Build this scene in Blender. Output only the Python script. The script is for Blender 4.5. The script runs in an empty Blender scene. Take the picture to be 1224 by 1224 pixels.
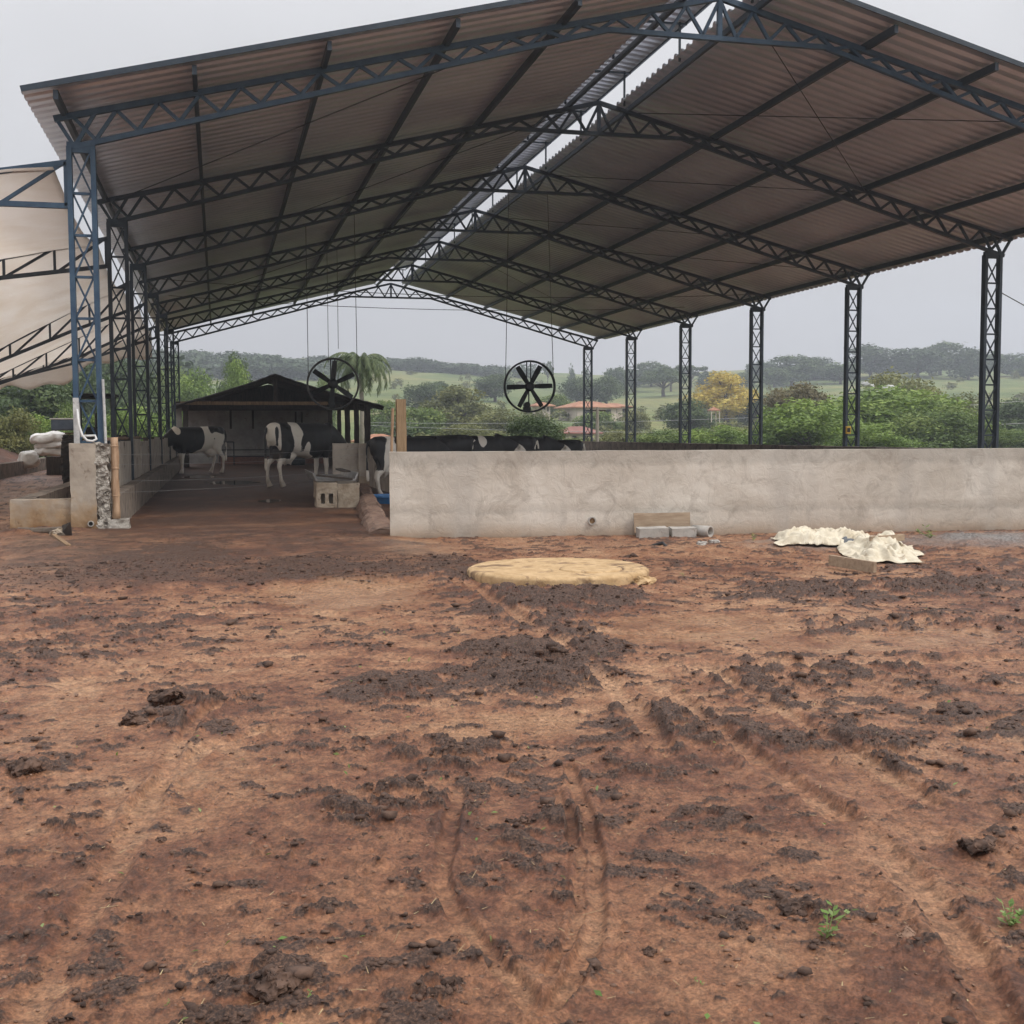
import bpy, bmesh, math, random
import numpy as np
from mathutils import Vector, Matrix, Euler
random.seed(7)
RNG = np.random.default_rng(11)
SC = bpy.context.scene
COL = SC.collection

# ------------------------------------------------------------------ camera
FPX, YAW, PITCH, ROLL, CAMH = 1412.8, .243, .067, -.0042, 1.28
_r0 = np.array([math.cos(YAW), -math.sin(YAW), 0.])
_f0 = np.array([math.sin(YAW)*math.cos(PITCH), math.cos(YAW)*math.cos(PITCH), -math.sin(PITCH)])
_u0 = np.array([math.sin(YAW)*math.sin(PITCH), math.cos(YAW)*math.sin(PITCH), math.cos(PITCH)])
_R = math.cos(ROLL)*_r0 + math.sin(ROLL)*_u0
_U = -math.sin(ROLL)*_r0 + math.cos(ROLL)*_u0
cam_d = bpy.data.cameras.new('camera')
cam = bpy.data.objects.new('camera', cam_d)
COL.objects.link(cam)
m = Matrix.Identity(4)
for i in range(3):
    m[i][0], m[i][1], m[i][2] = _R[i], _U[i], -_f0[i]
m[2][3] = CAMH
cam.matrix_world = m
cam_d.sensor_width = 36
cam_d.lens = FPX/1224*36
cam_d.clip_start = .05
cam_d.clip_end = 5000
SC.camera = cam

def ray(x, y): return _f0 + _R*(x-612)/FPX - _U*(y-612)/FPX
def on(x, y, ax, c):
    d = ray(x, y); t = (c-(CAMH if ax == 2 else 0))/d[ax]
    p = d*t; return (float(p[0]), float(p[1]), float(p[2]+CAMH))
def gz(x, y, z=0.): return on(x, y, 2, z)
def at(x, y, D):
    p = ray(x, y)*D; return (float(p[0]), float(p[1]), float(p[2]+CAMH))

# ------------------------------------------------------------------ world, sun, exposure
W = bpy.data.worlds.new('World'); SC.world = W; W.use_nodes = True
nt = W.node_tree; N = nt.nodes; L = nt.links
N.clear()
out = N.new('ShaderNodeOutputWorld'); bg = N.new('ShaderNodeBackground')
sky = N.new('ShaderNodeTexSky'); sky.sky_type = 'NISHITA'; sky.sun_disc = False
SUN_EL, SUN_AZ = math.radians(46), math.radians(128)
sky.sun_elevation = SUN_EL; sky.sun_rotation = SUN_AZ; sky.dust_density = 6; sky.air_density = 1.5
hs = N.new('ShaderNodeHueSaturation'); hs.inputs['Saturation'].default_value = .12
tc = N.new('ShaderNodeTexCoord'); sep = N.new('ShaderNodeSeparateXYZ')
ramp = N.new('ShaderNodeValToRGB')
cr = ramp.color_ramp; cr.interpolation = 'B_SPLINE'
cr.elements[0].position = 0.0; cr.elements[0].color = (.25, .249, .262, 1)
cr.elements[1].position = 1.0; cr.elements[1].color = (.86, .86, .90, 1)
e = cr.elements.new(.22); e.color = (.262, .262, .272, 1)
e = cr.elements.new(.42); e.color = (.31, .31, .32, 1)
nz = N.new('ShaderNodeTexNoise'); nz.inputs['Scale'].default_value = 2.2; nz.inputs['Detail'].default_value = 4
mp = N.new('ShaderNodeMapRange'); mp.inputs['From Min'].default_value = .3; mp.inputs['From Max'].default_value = .7
mp.inputs['To Min'].default_value = .88; mp.inputs['To Max'].default_value = 1.13
mul = N.new('ShaderNodeMixRGB'); mul.blend_type = 'MULTIPLY'; mul.inputs['Fac'].default_value = 1
mix = N.new('ShaderNodeMixRGB'); mix.inputs['Fac'].default_value = .9
L.new(tc.outputs['Generated'], sep.inputs[0]); L.new(sep.outputs['Z'], ramp.inputs['Fac'])
L.new(tc.outputs['Generated'], nz.inputs['Vector']); L.new(nz.outputs['Fac'], mp.inputs['Value'])
L.new(ramp.outputs['Color'], mul.inputs['Color1']); L.new(mp.outputs['Result'], mul.inputs['Color2'])
L.new(sky.outputs['Color'], hs.inputs['Color']); L.new(hs.outputs['Color'], mix.inputs['Color1'])
vs = N.new('ShaderNodeVectorMath'); vs.operation = 'SCALE'; vs.inputs['Scale'].default_value = 22
L.new(mul.outputs['Color'], vs.inputs[0]); L.new(vs.outputs[0], mix.inputs['Color2']); L.new(mix.outputs['Color'], bg.inputs['Color'])
bg.inputs['Strength'].default_value = .1
L.new(bg.outputs['Background'], out.inputs['Surface'])

sd = bpy.data.lights.new('sun', 'SUN'); sd.energy = 1.5; sd.angle = math.radians(12); sd.color = (1, .96, .9)
sun = bpy.data.objects.new('sun', sd); COL.objects.link(sun)
sv = Vector((math.sin(SUN_AZ)*math.cos(SUN_EL), math.cos(SUN_AZ)*math.cos(SUN_EL), math.sin(SUN_EL)))
sun.rotation_euler = sv.to_track_quat('Z', 'Y').to_euler()
sun.location = (0, -20, 40)

SC.view_settings.view_transform = 'Standard'; SC.view_settings.look = 'None'
SC.view_settings.exposure = 0.3; SC.view_settings.gamma = 1; SC.view_settings.use_curve_mapping = False
SC.render.engine = 'CYCLES'
SC.cycles.use_denoising = True
SC.cycles.max_bounces = 8; SC.cycles.diffuse_bounces = 4; SC.cycles.glossy_bounces = 3
SC.cycles.transmission_bounces = 4; SC.cycles.volume_bounces = 0; SC.cycles.transparent_max_bounces = 8

# ------------------------------------------------------------------ noise in numpy
_perm = np.random.default_rng(3).permutation(4096).astype(np.int64)
_ga = np.random.default_rng(5).uniform(0, 2*np.pi, 4096)
_gx, _gy = np.cos(_ga), np.sin(_ga)
def perlin(x, y, seed=0):
    xi = np.floor(x).astype(np.int64); yi = np.floor(y).astype(np.int64)
    xf = x-xi; yf = y-yi
    def g(ix, iy, dx, dy):
        h = _perm[(_perm[(ix+seed*131) & 4095]+iy) & 4095]
        return _gx[h]*dx+_gy[h]*dy
    u = xf*xf*xf*(xf*(xf*6-15)+10); v = yf*yf*yf*(yf*(yf*6-15)+10)
    a = g(xi, yi, xf, yf); b = g(xi+1, yi, xf-1, yf); c = g(xi, yi+1, xf, yf-1); d = g(xi+1, yi+1, xf-1, yf-1)
    return ((a*(1-u)+b*u)*(1-v)+(c*(1-u)+d*u)*v)*1.5
def fbm(x, y, sc, octv=4, seed=0, gain=.5):
    s = 0; a = 1; t = 0; f = 1/sc
    for i in range(octv):
        s = s+a*perlin(x*f+i*17.3, y*f-i*9.7, seed+i); t += a; a *= gain; f *= 2.03
    return s/t
def smooth(e0, e1, x):
    t = np.clip((x-e0)/(e1-e0), 0, 1); return t*t*(3-2*t)

# ------------------------------------------------------------------ materials
def newmat(name):
    mt = bpy.data.materials.new(name); mt.use_nodes = True
    n = mt.node_tree.nodes; n.clear()
    o = n.new('ShaderNodeOutputMaterial'); b = n.new('ShaderNodeBsdfPrincipled')
    mt.node_tree.links.new(b.outputs[0], o.inputs['Surface'])
    return mt, n, mt.node_tree.links, b, o
def noise_node(n, l, scale, detail=5, rough=.6, vec=None, dist=0.):
    t = n.new('ShaderNodeTexNoise'); t.inputs['Scale'].default_value = scale
    t.inputs['Detail'].default_value = detail; t.inputs['Roughness'].default_value = rough
    t.inputs['Distortion'].default_value = dist
    if vec is not None: l.new(vec, t.inputs['Vector'])
    return t
def ramp_node(n, l, fac, stops):
    r = n.new('ShaderNodeValToRGB'); cr = r.color_ramp
    while len(cr.elements) < len(stops): cr.elements.new(.5)
    for e, (p, c) in zip(cr.elements, stops):
        e.position = p; e.color = (c[0], c[1], c[2], 1) if hasattr(c, '__len__') else (c, c, c, 1)
    l.new(fac, r.inputs['Fac']); return r
def objcoord(n, l, scale=(1, 1, 1), generated=False):
    tc = n.new('ShaderNodeTexCoord'); mp = n.new('ShaderNodeMapping'); mp.inputs['Scale'].default_value = scale
    l.new(tc.outputs['Object'], mp.inputs['Vector']); return mp.outputs['Vector']
def mixc(n, l, fac, a, b, mode='MIX'):
    m = n.new('ShaderNodeMixRGB'); m.blend_type = mode
    for s, v in (('Fac', fac), ('Color1', a), ('Color2', b)):
        if isinstance(v, (int, float)): m.inputs[s].default_value = v if s == 'Fac' else (v, v, v, 1)
        elif isinstance(v, tuple): m.inputs[s].default_value = (*v, 1)
        else: l.new(v, m.inputs[s])
    return m.outputs['Color']
def bump(n, l, b, h, strength=.4, dist=.02):
    bp = n.new('ShaderNodeBump'); bp.inputs['Strength'].default_value = strength; bp.inputs['Distance'].default_value = dist
    l.new(h, bp.inputs['Height']); l.new(bp.outputs['Normal'], b.inputs['Normal']); return bp
def simple(name, c1, c2, scale=6., rough=.7, metal=0., bstr=.25, bdist=.01, detail=6, coord=(1, 1, 1), spots=None, dist=0.):
    """two-tone weathered surface: noise between two albedos, optional third stain colour"""
    mt, n, l, b, o = newmat(name)
    v = objcoord(n, l, coord)
    t = noise_node(n, l, scale, detail, .65, v, dist)
    r = ramp_node(n, l, t.outputs['Fac'], [(.38, c1), (.62, c2)])
    c = r.outputs['Color']
    if spots:
        t2 = noise_node(n, l, spots[1], 6, .7, v, .6)
        r2 = ramp_node(n, l, t2.outputs['Fac'], [(spots[2], 0.), (spots[2]+.1, 1.)])
        c = mixc(n, l, r2.outputs['Color'], c, spots[0])
    l.new(c, b.inputs['Base Color']); b.inputs['Roughness'].default_value = rough; b.inputs['Metallic'].default_value = metal
    t3 = noise_node(n, l, scale*5, 5, .6, v)
    if bstr: bump(n, l, b, t3.outputs['Fac'], bstr, bdist)
    return mt
M = {}
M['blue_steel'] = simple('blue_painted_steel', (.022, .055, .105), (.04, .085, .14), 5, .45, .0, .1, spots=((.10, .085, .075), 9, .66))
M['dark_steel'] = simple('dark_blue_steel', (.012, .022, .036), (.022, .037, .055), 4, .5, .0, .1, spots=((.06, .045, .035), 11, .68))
M['bare_steel'] = simple('scraped_pale_steel', (.42, .42, .42), (.6, .6, .58), 14, .6, spots=((.12, .12, .13), 12, .6))
M['rope'] = simple('dark_cable', (.03, .03, .03), (.06, .06, .06), 20, .7)
M['wire'] = simple('galvanised_wire', (.3, .3, .3), (.42, .42, .42), 20, .45, .6)
M['plaster_dirty'] = simple('dirty_render', (.30, .25, .20), (.42, .36, .29), 2.2, .9, 0, .35, .01, spots=((.16, .11, .075), 3.0, .58))
M['panel'] = simple('weathered_concrete_panel', (.34, .29, .24), (.48, .42, .35), 2.5, .9, 0, .3, .01, spots=((.13, .10, .075), 2.6, .56))
M['kerb'] = simple('muddy_concrete_kerb', (.15, .12, .095), (.26, .21, .165), 3, .85, 0, .4, .015, spots=((.07, .05, .04), 3.4, .53))
M['mudkerb'] = simple('mud_coated_kerb', (.15, .09, .065), (.24, .155, .11), 4, .85, 0, .6, .02, spots=((.06, .04, .03), 4, .55))
M['block'] = simple('stained_concrete_block', (.26, .2, .14), (.4, .33, .25), 7, .92, 0, .6, .012, spots=((.05, .036, .027), 14, .6))
M['yellow_conc'] = simple('sandy_cast_concrete', (.40, .26, .125), (.55, .38, .205), 9, .93, 0, .5, .012, spots=((.16, .095, .05), 3.2, .535))
M['grey_conc'] = simple('grey_concrete', (.3, .28, .25), (.42, .39, .35), 6, .9, 0, .5, .01, spots=((.16, .12, .09), 6, .62))
M['aggregate'] = simple('broken_aggregate', (.15, .125, .10), (.5, .46, .40), 9, .95, 0, .9, .02, 8)
M['wood'] = simple('weathered_timber', (.17, .105, .055), (.34, .22, .12), 5, .8, 0, .5, .01, 6, (6, 6, .7))
M['wood_light'] = simple('pale_new_timber', (.36, .24, .12), (.50, .35, .19), 5, .75, 0, .4, .008, 6, (7, 7, .6))
M['wood_mid'] = simple('dull timber', (.24, .155, .08), (.36, .24, .135), 5, .8, 0, .5, .01, 6, (7, 7, .6))
M['wood_dark'] = simple('dark_old_timber', (.025, .018, .014), (.07, .05, .035), 5, .85, 0, .5, .01, 6, (6, 6, .8))
M['mudwood'] = simple('grey muddy wood', (.10, .075, .055), (.2, .155, .115), 7, .9, 0, .5, .01, 5)
M['wood_h'] = simple('tan board', (.27, .19, .125), (.38, .285, .195), 5, .85, 0, .4, .006, 6, (.8, 6, 6))
M['bamboo'] = simple('dry_bamboo', (.33, .2, .115), (.48, .32, .2), 6, .55, 0, .2, .006, 5, (5, 5, .7))
M['stackwood'] = simple('reddish_old_boards', (.11, .065, .04), (.24, .15, .095), 6, .85, 0, .5, .01, 6, (1, 1, 5))
M['black_metal'] = simple('black_fan_metal', (.012, .013, .014), (.03, .032, .034), 9, .5, .2)
M['grey_ring'] = simple('dusty_fan_ring', (.05, .05, .05), (.12, .115, .11), 9, .5, .4)
M['white_bag'] = simple('white_woven_sack', (.62, .6, .56), (.76, .74, .7), 4, .7, 0, .3, .01, spots=((.33, .27, .2), 5, .68))
M['blue_plastic'] = simple('blue_plastic', (.03, .14, .33), (.05, .19, .42), 6, .4)
M['roof_tile'] = simple('old_dark_roof_tiles', (.025, .02, .018), (.06, .045, .04), 6, .9, 0, .6, .03)
M['whitewash'] = simple('dirty_whitewash', (.22, .205, .19), (.33, .31, .28), 2, .9, 0, .3, .01, spots=((.2, .17, .14), 2.4, .56))
M['brick'] = simple('old_brick', (.17, .075, .05), (.27, .13, .09), 12, .9, 0, .4, .01)
M['tray'] = simple('worn_metal_tray', (.22, .21, .2), (.42, .41, .4), 5, .45, .5, .2)
M['gravel'] = simple('dark_gravel', (.10, .09, .085), (.24, .22, .205), 60, .95, 0, 1., .04, 3)
M['pvc'] = simple('white_plastic_pipe', (.6, .6, .58), (.72, .72, .7), 6, .4, 0, .05)
M['black'] = simple('black_void', (.008, .008, .008), (.015, .014, .013), 5, .8)
M['terracotta'] = simple('terracotta_roof', (.29, .125, .07), (.42, .215, .125), .8, .85, 0, .3, .03)
M['red_roof'] = simple('red_metal_roof', (.2, .075, .055), (.29, .12, .09), .8, .7, 0, .2, .02)
M['house_wall'] = simple('pale_house_wall', (.5, .42, .36), (.62, .54, .47), .6, .9, 0, .1)
M['pole'] = simple('concrete_pole', (.22, .19, .155), (.3, .26, .22), 2, .9)
M['tractor_paint'] = simple('faded_tractor_paint', (.02, .03, .045), (.05, .06, .075), 5, .5)
M['tyre'] = simple('dirty_tyre_rubber', (.018, .016, .015), (.05, .038, .03), 8, .9)
M['yellow'] = simple('yellow_box_paint', (.55, .33, .03), (.62, .4, .05), 6, .5)
M['bark'] = simple('tree_bark', (.06, .045, .032), (.13, .1, .075), 4, .95, 0, .6, .03, 5, (3, 3, .7))
M['pale_bark'] = simple('pale_palm_trunk', (.25, .22, .18), (.36, .32, .27), 4, .95, 0, .4, .02)
M['red_bank'] = simple('red_earth_bank', (.05, .024, .014), (.11, .05, .03), 1.2, .95, 0, 1., .1, 8)
M['stone'] = simple('muddy_stone', (.2, .115, .075), (.3, .185, .125), 12, .9, 0, .7, .01)
M['clod'] = simple('dark_manure_clod', (.035, .019, .013), (.12, .068, .045), 14, .92, 0, .5, .006)
M['clod_red'] = simple('red_brown_earth_crumb', (.085, .042, .025), (.19, .105, .065), 14, .7, 0, .4, .006)
M['rock'] = simple('pale_rock', (.34, .34, .33), (.5, .5, .48), 1., .9)

# soil splashed up the foot of the pier and its kerb
mt = M['plaster_dirty']; n = mt.node_tree.nodes; l = mt.node_tree.links; b = n['Principled BSDF']
src = b.inputs['Base Color'].links[0].from_socket; v = objcoord(n, l); sp_ = n.new('ShaderNodeSeparateXYZ'); l.new(v, sp_.inputs[0])
t_ = noise_node(n, l, 4, 6, .7, v); a_ = n.new('ShaderNodeMath'); a_.operation = 'MULTIPLY_ADD'; a_.inputs[1].default_value = .9; l.new(t_.outputs['Fac'], a_.inputs[0]); l.new(sp_.outputs['Z'], a_.inputs[2])
rz_ = ramp_node(n, l, a_.outputs[0], [(.42, (.62, .40, .22)), (.62, (.86, .68, .48)), (.95, 1.)])
l.new(mixc(n, l, 1., src, rz_.outputs['Color'], 'MULTIPLY'), b.inputs['Base Color'])

# corrugated metal
mt, n, l, b, o = newmat('galvanised_corrugated_sheet')
v = objcoord(n, l)
t = noise_node(n, l, .55, 5, .6, v); r = ramp_node(n, l, t.outputs['Fac'], [(.38, (.58, .61, .69)), (.62, (.72, .75, .83))])
t2 = noise_node(n, l, 2.4, 6, .7, objcoord(n, l, (.35, 3, 1))); r2 = ramp_node(n, l, t2.outputs['Fac'], [(.55, 0.), (.75, .55)])
c = mixc(n, l, r2.outputs['Color'], r.outputs['Color'], (.40, .40, .42))
l.new(c, b.inputs['Base Color']); b.inputs['Metallic'].default_value = .42; b.inputs['Roughness'].default_value = .36
bump(n, l, b, t2.outputs['Fac'], .06, .01); M['roof'] = mt
# clean ridge cap sheet
M['cap'] = simple('bright_galvanised_cap', (.6, .6, .62), (.72, .72, .74), 1.4, .38, .6, .05)

# awning fabric: translucent cream canvas
mt, n, l, b, o = newmat('cream_canvas')
v = objcoord(n, l); t = noise_node(n, l, .9, 6, .65, v, .5)
r = ramp_node(n, l, t.outputs['Fac'], [(.38, (.84, .78, .71)), (.62, (.90, .86, .81))])
t2 = noise_node(n, l, 1.6, 5, .6, objcoord(n, l, (.5, .5, 5)), 1.)
l.new(r.outputs['Color'], b.inputs['Base Color']); b.inputs['Roughness'].default_value = .85
bump(n, l, b, t2.outputs['Fac'], .6, .12)
tr = n.new('ShaderNodeBsdfTranslucent'); l.new(r.outputs['Color'], tr.inputs['Color'])
ms = n.new('ShaderNodeMixShader'); ms.inputs[0].default_value = .66
l.new(b.outputs[0], ms.inputs[1]); l.new(tr.outputs[0], ms.inputs[2]); l.new(ms.outputs[0], o.inputs['Surface'])
M['canvas'] = mt
M['tarp'] = simple('crumpled_cream_tarp', (.50, .43, .31), (.66, .60, .47), 6, .75, 0, .4, .012, spots=((.30, .22, .14), 5, .58))
M['tarp_dark'] = simple('dark_grey_sheet', (.07, .08, .09), (.12, .13, .14), 8, .6)

# front wall: trowelled cement render with bands, patches and stains
mt, n, l, b, o = newmat('trowelled_cement_render')
v = objcoord(n, l)
t = noise_node(n, l, .9, 8, .62, objcoord(n, l, (1, 1, 1.5)), .7)
r = ramp_node(n, l, t.outputs['Fac'], [(.36, (.50, .445, .375)), (.5, (.585, .53, .455)), (.64, (.655, .605, .53))])
t2 = noise_node(n, l, 3.2, 8, .72, v, 1.2); r2 = ramp_node(n, l, t2.outputs['Fac'], [(.50, 0.), (.64, .5)])
c = mixc(n, l, r2.outputs['Color'], r.outputs['Color'], (.33, .285, .235))
sp = n.new('ShaderNodeSeparateXYZ'); l.new(v, sp.inputs[0])
ad = n.new('ShaderNodeMath'); ad.operation = 'MULTIPLY_ADD'; ad.inputs[1].default_value = .16; l.new(t2.outputs['Fac'], ad.inputs[0]); l.new(sp.outputs['Z'], ad.inputs[2])
rb = ramp_node(n, l, ad.outputs[0], [(.06, (.45, .37, .30)), (.15, (.72, .64, .57)), (.27, (.96, .95, .94)), (.36, 1.), (.40, (.84, .84, .84)), (.47, (.90, .89, .88)), (.51, 1.), (1.0, 1.)])
c = mixc(n, l, 1., c, rb.outputs['Color'], 'MULTIPLY')
rt = ramp_node(n, l, ad.outputs[0], [(.93, 1.), (1.0, (.78, .78, .78)), (1.0, (.78, .78, .78))])
c = mixc(n, l, 1., c, rt.outputs['Color'], 'MULTIPLY')
t4 = noise_node(n, l, 1.1, 3, .5, objcoord(n, l, (1.6, 1, .25)))
r4 = ramp_node(n, l, t4.outputs['Fac'], [(.52, 0.), (.66, .5)])
c = mixc(n, l, r4.outputs['Color'], c, (.42, .385, .34))
l.new(c, b.inputs['Base Color']); b.inputs['Roughness'].default_value = .92
t5 = noise_node(n, l, 7, 8, .7, v, 1.); bump(n, l, b, t5.outputs['Fac'], .6, .02)
M['render'] = mt

# red mud ground
mt, n, l, b, o = newmat('red_mud')
tcn = n.new('ShaderNodeTexCoord'); v = tcn.outputs['Object']
aM = n.new('ShaderNodeAttribute'); aM.attribute_name = 'manure'
aT = n.new('ShaderNodeAttribute'); aT.attribute_name = 'tone'
aW = n.new('ShaderNodeAttribute'); aW.attribute_name = 'wet'
base = ramp_node(n, l, aT.outputs['Fac'], [(.0, (.058, .022, .012)), (.28, (.145, .057, .028)), (.55, (.245, .113, .056)), (1., (.375, .212, .116))])
f1 = noise_node(n, l, 28, 9, .75, v); fr = ramp_node(n, l, f1.outputs['Fac'], [(.38, .50), (.5, 1.), (.62, 1.42)])
f2 = noise_node(n, l, 110, 6, .7, v)
fr2 = ramp_node(n, l, f2.outputs['Fac'], [(.38, .68), (.5, 1.), (.62, 1.36)])
c = mixc(n, l, 1., base.outputs['Color'], fr.outputs['Color'], 'MULTIPLY')
c = mixc(n, l, 1., c, fr2.outputs['Color'], 'MULTIPLY')
mr = ramp_node(n, l, f2.outputs['Fac'], [(.38, (.024, .012, .008)), (.5, (.066, .034, .021)), (.62, (.165, .09, .057))])
ms_ = n.new('ShaderNodeMath'); ms_.operation = 'MULTIPLY_ADD'; ms_.inputs[1].default_value = 2.2; ms_.inputs[2].default_value = -1.1
l.new(f1.outputs['Fac'], ms_.inputs[0])
ma = n.new('ShaderNodeMath'); ma.operation = 'ADD'; ma.use_clamp = True; l.new(ms_.outputs[0], ma.inputs[0]); l.new(aM.outputs['Fac'], ma.inputs[1])
mm = ramp_node(n, l, ma.outputs[0], [(.22, 0.), (.72, 1.)])
c = mixc(n, l, mm.outputs['Color'], c, mr.outputs['Color'])
gr = n.new('ShaderNodeAttribute'); gr.attribute_name = 'grass'
g1 = noise_node(n, l, 9, 8, .7, v); gc = ramp_node(n, l, g1.outputs['Fac'], [(.3, (.05, .075, .02)), (.7, (.12, .15, .045))])
c = mixc(n, l, gr.outputs['Fac'], c, gc.outputs['Color'])
gv = n.new('ShaderNodeAttribute'); gv.attribute_name = 'gravel'
v1 = n.new('ShaderNodeTexVoronoi'); v1.inputs['Scale'].default_value = 55; l.new(v, v1.inputs['Vector'])
gvc = ramp_node(n, l, v1.outputs['Color'], [(.1, (.10, .09, .083)), (.8, (.27, .245, .225))])
c = mixc(n, l, gv.outputs['Fac'], c, gvc.outputs['Color'])
l.new(c, b.inputs['Base Color'])
rr = n.new('ShaderNodeMapRange'); rr.inputs['To Min'].default_value = .58; rr.inputs['To Max'].default_value = .22
l.new(aW.outputs['Fac'], rr.inputs['Value']); l.new(rr.outputs['Result'], b.inputs['Roughness'])
b.inputs['Specular IOR Level'].default_value = .42
f3 = noise_node(n, l, 60, 9, .72, v)
bump(n, l, b, f3.outputs['Fac'], .8, .018)
M['mud'] = mt

# pasture
mt, n, l, b, o = newmat('pasture_grass')
v = objcoord(n, l)
t = noise_node(n, l, .035, 8, .7, v, .6); t2 = noise_node(n, l, .4, 6, .75, v)
r = ramp_node(n, l, t.outputs['Fac'], [(.4, (.085, .125, .03)), (.5, (.14, .175, .045)), (.6, (.215, .205, .065))])
r2 = ramp_node(n, l, t2.outputs['Fac'], [(.3, .6), (.7, 1.25)])
c = mixc(n, l, 1., r.outputs['Color'], r2.outputs['Color'], 'MULTIPLY')
l.new(c, b.inputs['Base Color']); b.inputs['Roughness'].default_value = .95
bump(n, l, b, t2.outputs['Fac'], .8, .5); M['pasture'] = mt

def leafmat(name, c1, c2, c3, trans=.3):
    mt, n, l, b, o = newmat(name)
    a = n.new('ShaderNodeAttribute'); a.attribute_name = 'leaf'
    r = ramp_node(n, l, a.outputs['Fac'], [(0., c1), (.55, c2), (1., c3)])
    l.new(r.outputs['Color'], b.inputs['Base Color']); b.inputs['Roughness'].default_value = .6
    tr = n.new('ShaderNodeBsdfTranslucent'); l.new(r.outputs['Color'], tr.inputs['Color'])
    ms = n.new('ShaderNodeMixShader'); ms.inputs[0].default_value = trans
    l.new(b.outputs[0], ms.inputs[1]); l.new(tr.outputs[0], ms.inputs[2]); l.new(ms.outputs[0], o.inputs['Surface'])
    return mt
M['leaf_green'] = leafmat('green_leaves', (.06, .10, .022), (.145, .215, .045), (.26, .31, .075))
M['leaf_bright'] = leafmat('bright_green_leaves', (.075, .13, .025), (.18, .27, .045), (.30, .38, .08))
M['leaf_dark'] = leafmat('dark_green_leaves', (.035, .062, .02), (.075, .12, .034), (.14, .185, .055))
M['leaf_olive'] = leafmat('olive_leaves', (.09, .105, .03), (.18, .19, .055), (.27, .26, .08))
M['leaf_brown'] = leafmat('brownish_leaves', (.08, .07, .025), (.15, .12, .04), (.2, .16, .06))
M['leaf_yellow'] = leafmat('yellow_blossom', (.40, .30, .05), (.60, .46, .08), (.70, .58, .15))
M['leaf_palm'] = leafmat('palm_fronds', (.05, .08, .03), (.1, .14, .05), (.17, .2, .085))
M['leaf_far'] = leafmat('far_forest_leaves', (.03, .055, .02), (.05, .085, .03), (.075, .11, .04), .15)
M['straw'] = leafmat('straw_bits', (.26, .17, .09), (.37, .26, .13), (.46, .37, .19), .1)
M['weed'] = leafmat('weed_leaves', (.09, .16, .03), (.17, .28, .06), (.3, .38, .15), .35)

# cow coat
mt, n, l, b, o = newmat('holstein_coat')
a = n.new('ShaderNodeAttribute'); a.attribute_name = 'coat'
v = objcoord(n, l); t = noise_node(n, l, 16, 5, .6, v)
md = n.new('ShaderNodeMath'); md.operation = 'MULTIPLY_ADD'; md.inputs[1].default_value = .16; l.new(t.outputs['Fac'], md.inputs[0]); l.new(a.outputs['Fac'], md.inputs[2])
r = ramp_node(n, l, md.outputs[0], [(.55, (.86, .80, .70)), (.60, (.013, .012, .013))])
ad_ = n.new('ShaderNodeAttribute'); ad_.attribute_name = 'dirt'
c = mixc(n, l, ad_.outputs['Fac'], r.outputs['Color'], (.2, .125, .075))
l.new(c, b.inputs['Base Color']); b.inputs['Roughness'].default_value = .55
t2 = noise_node(n, l, 60, 4, .7, objcoord(n, l, (1, 3, 3))); bump(n, l, b, t2.outputs['Fac'], .2, .01)
M['coat'] = mt
M['hoof'] = simple('cow_hoof', (.03, .025, .02), (.07, .055, .04), 10, .6)

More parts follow.
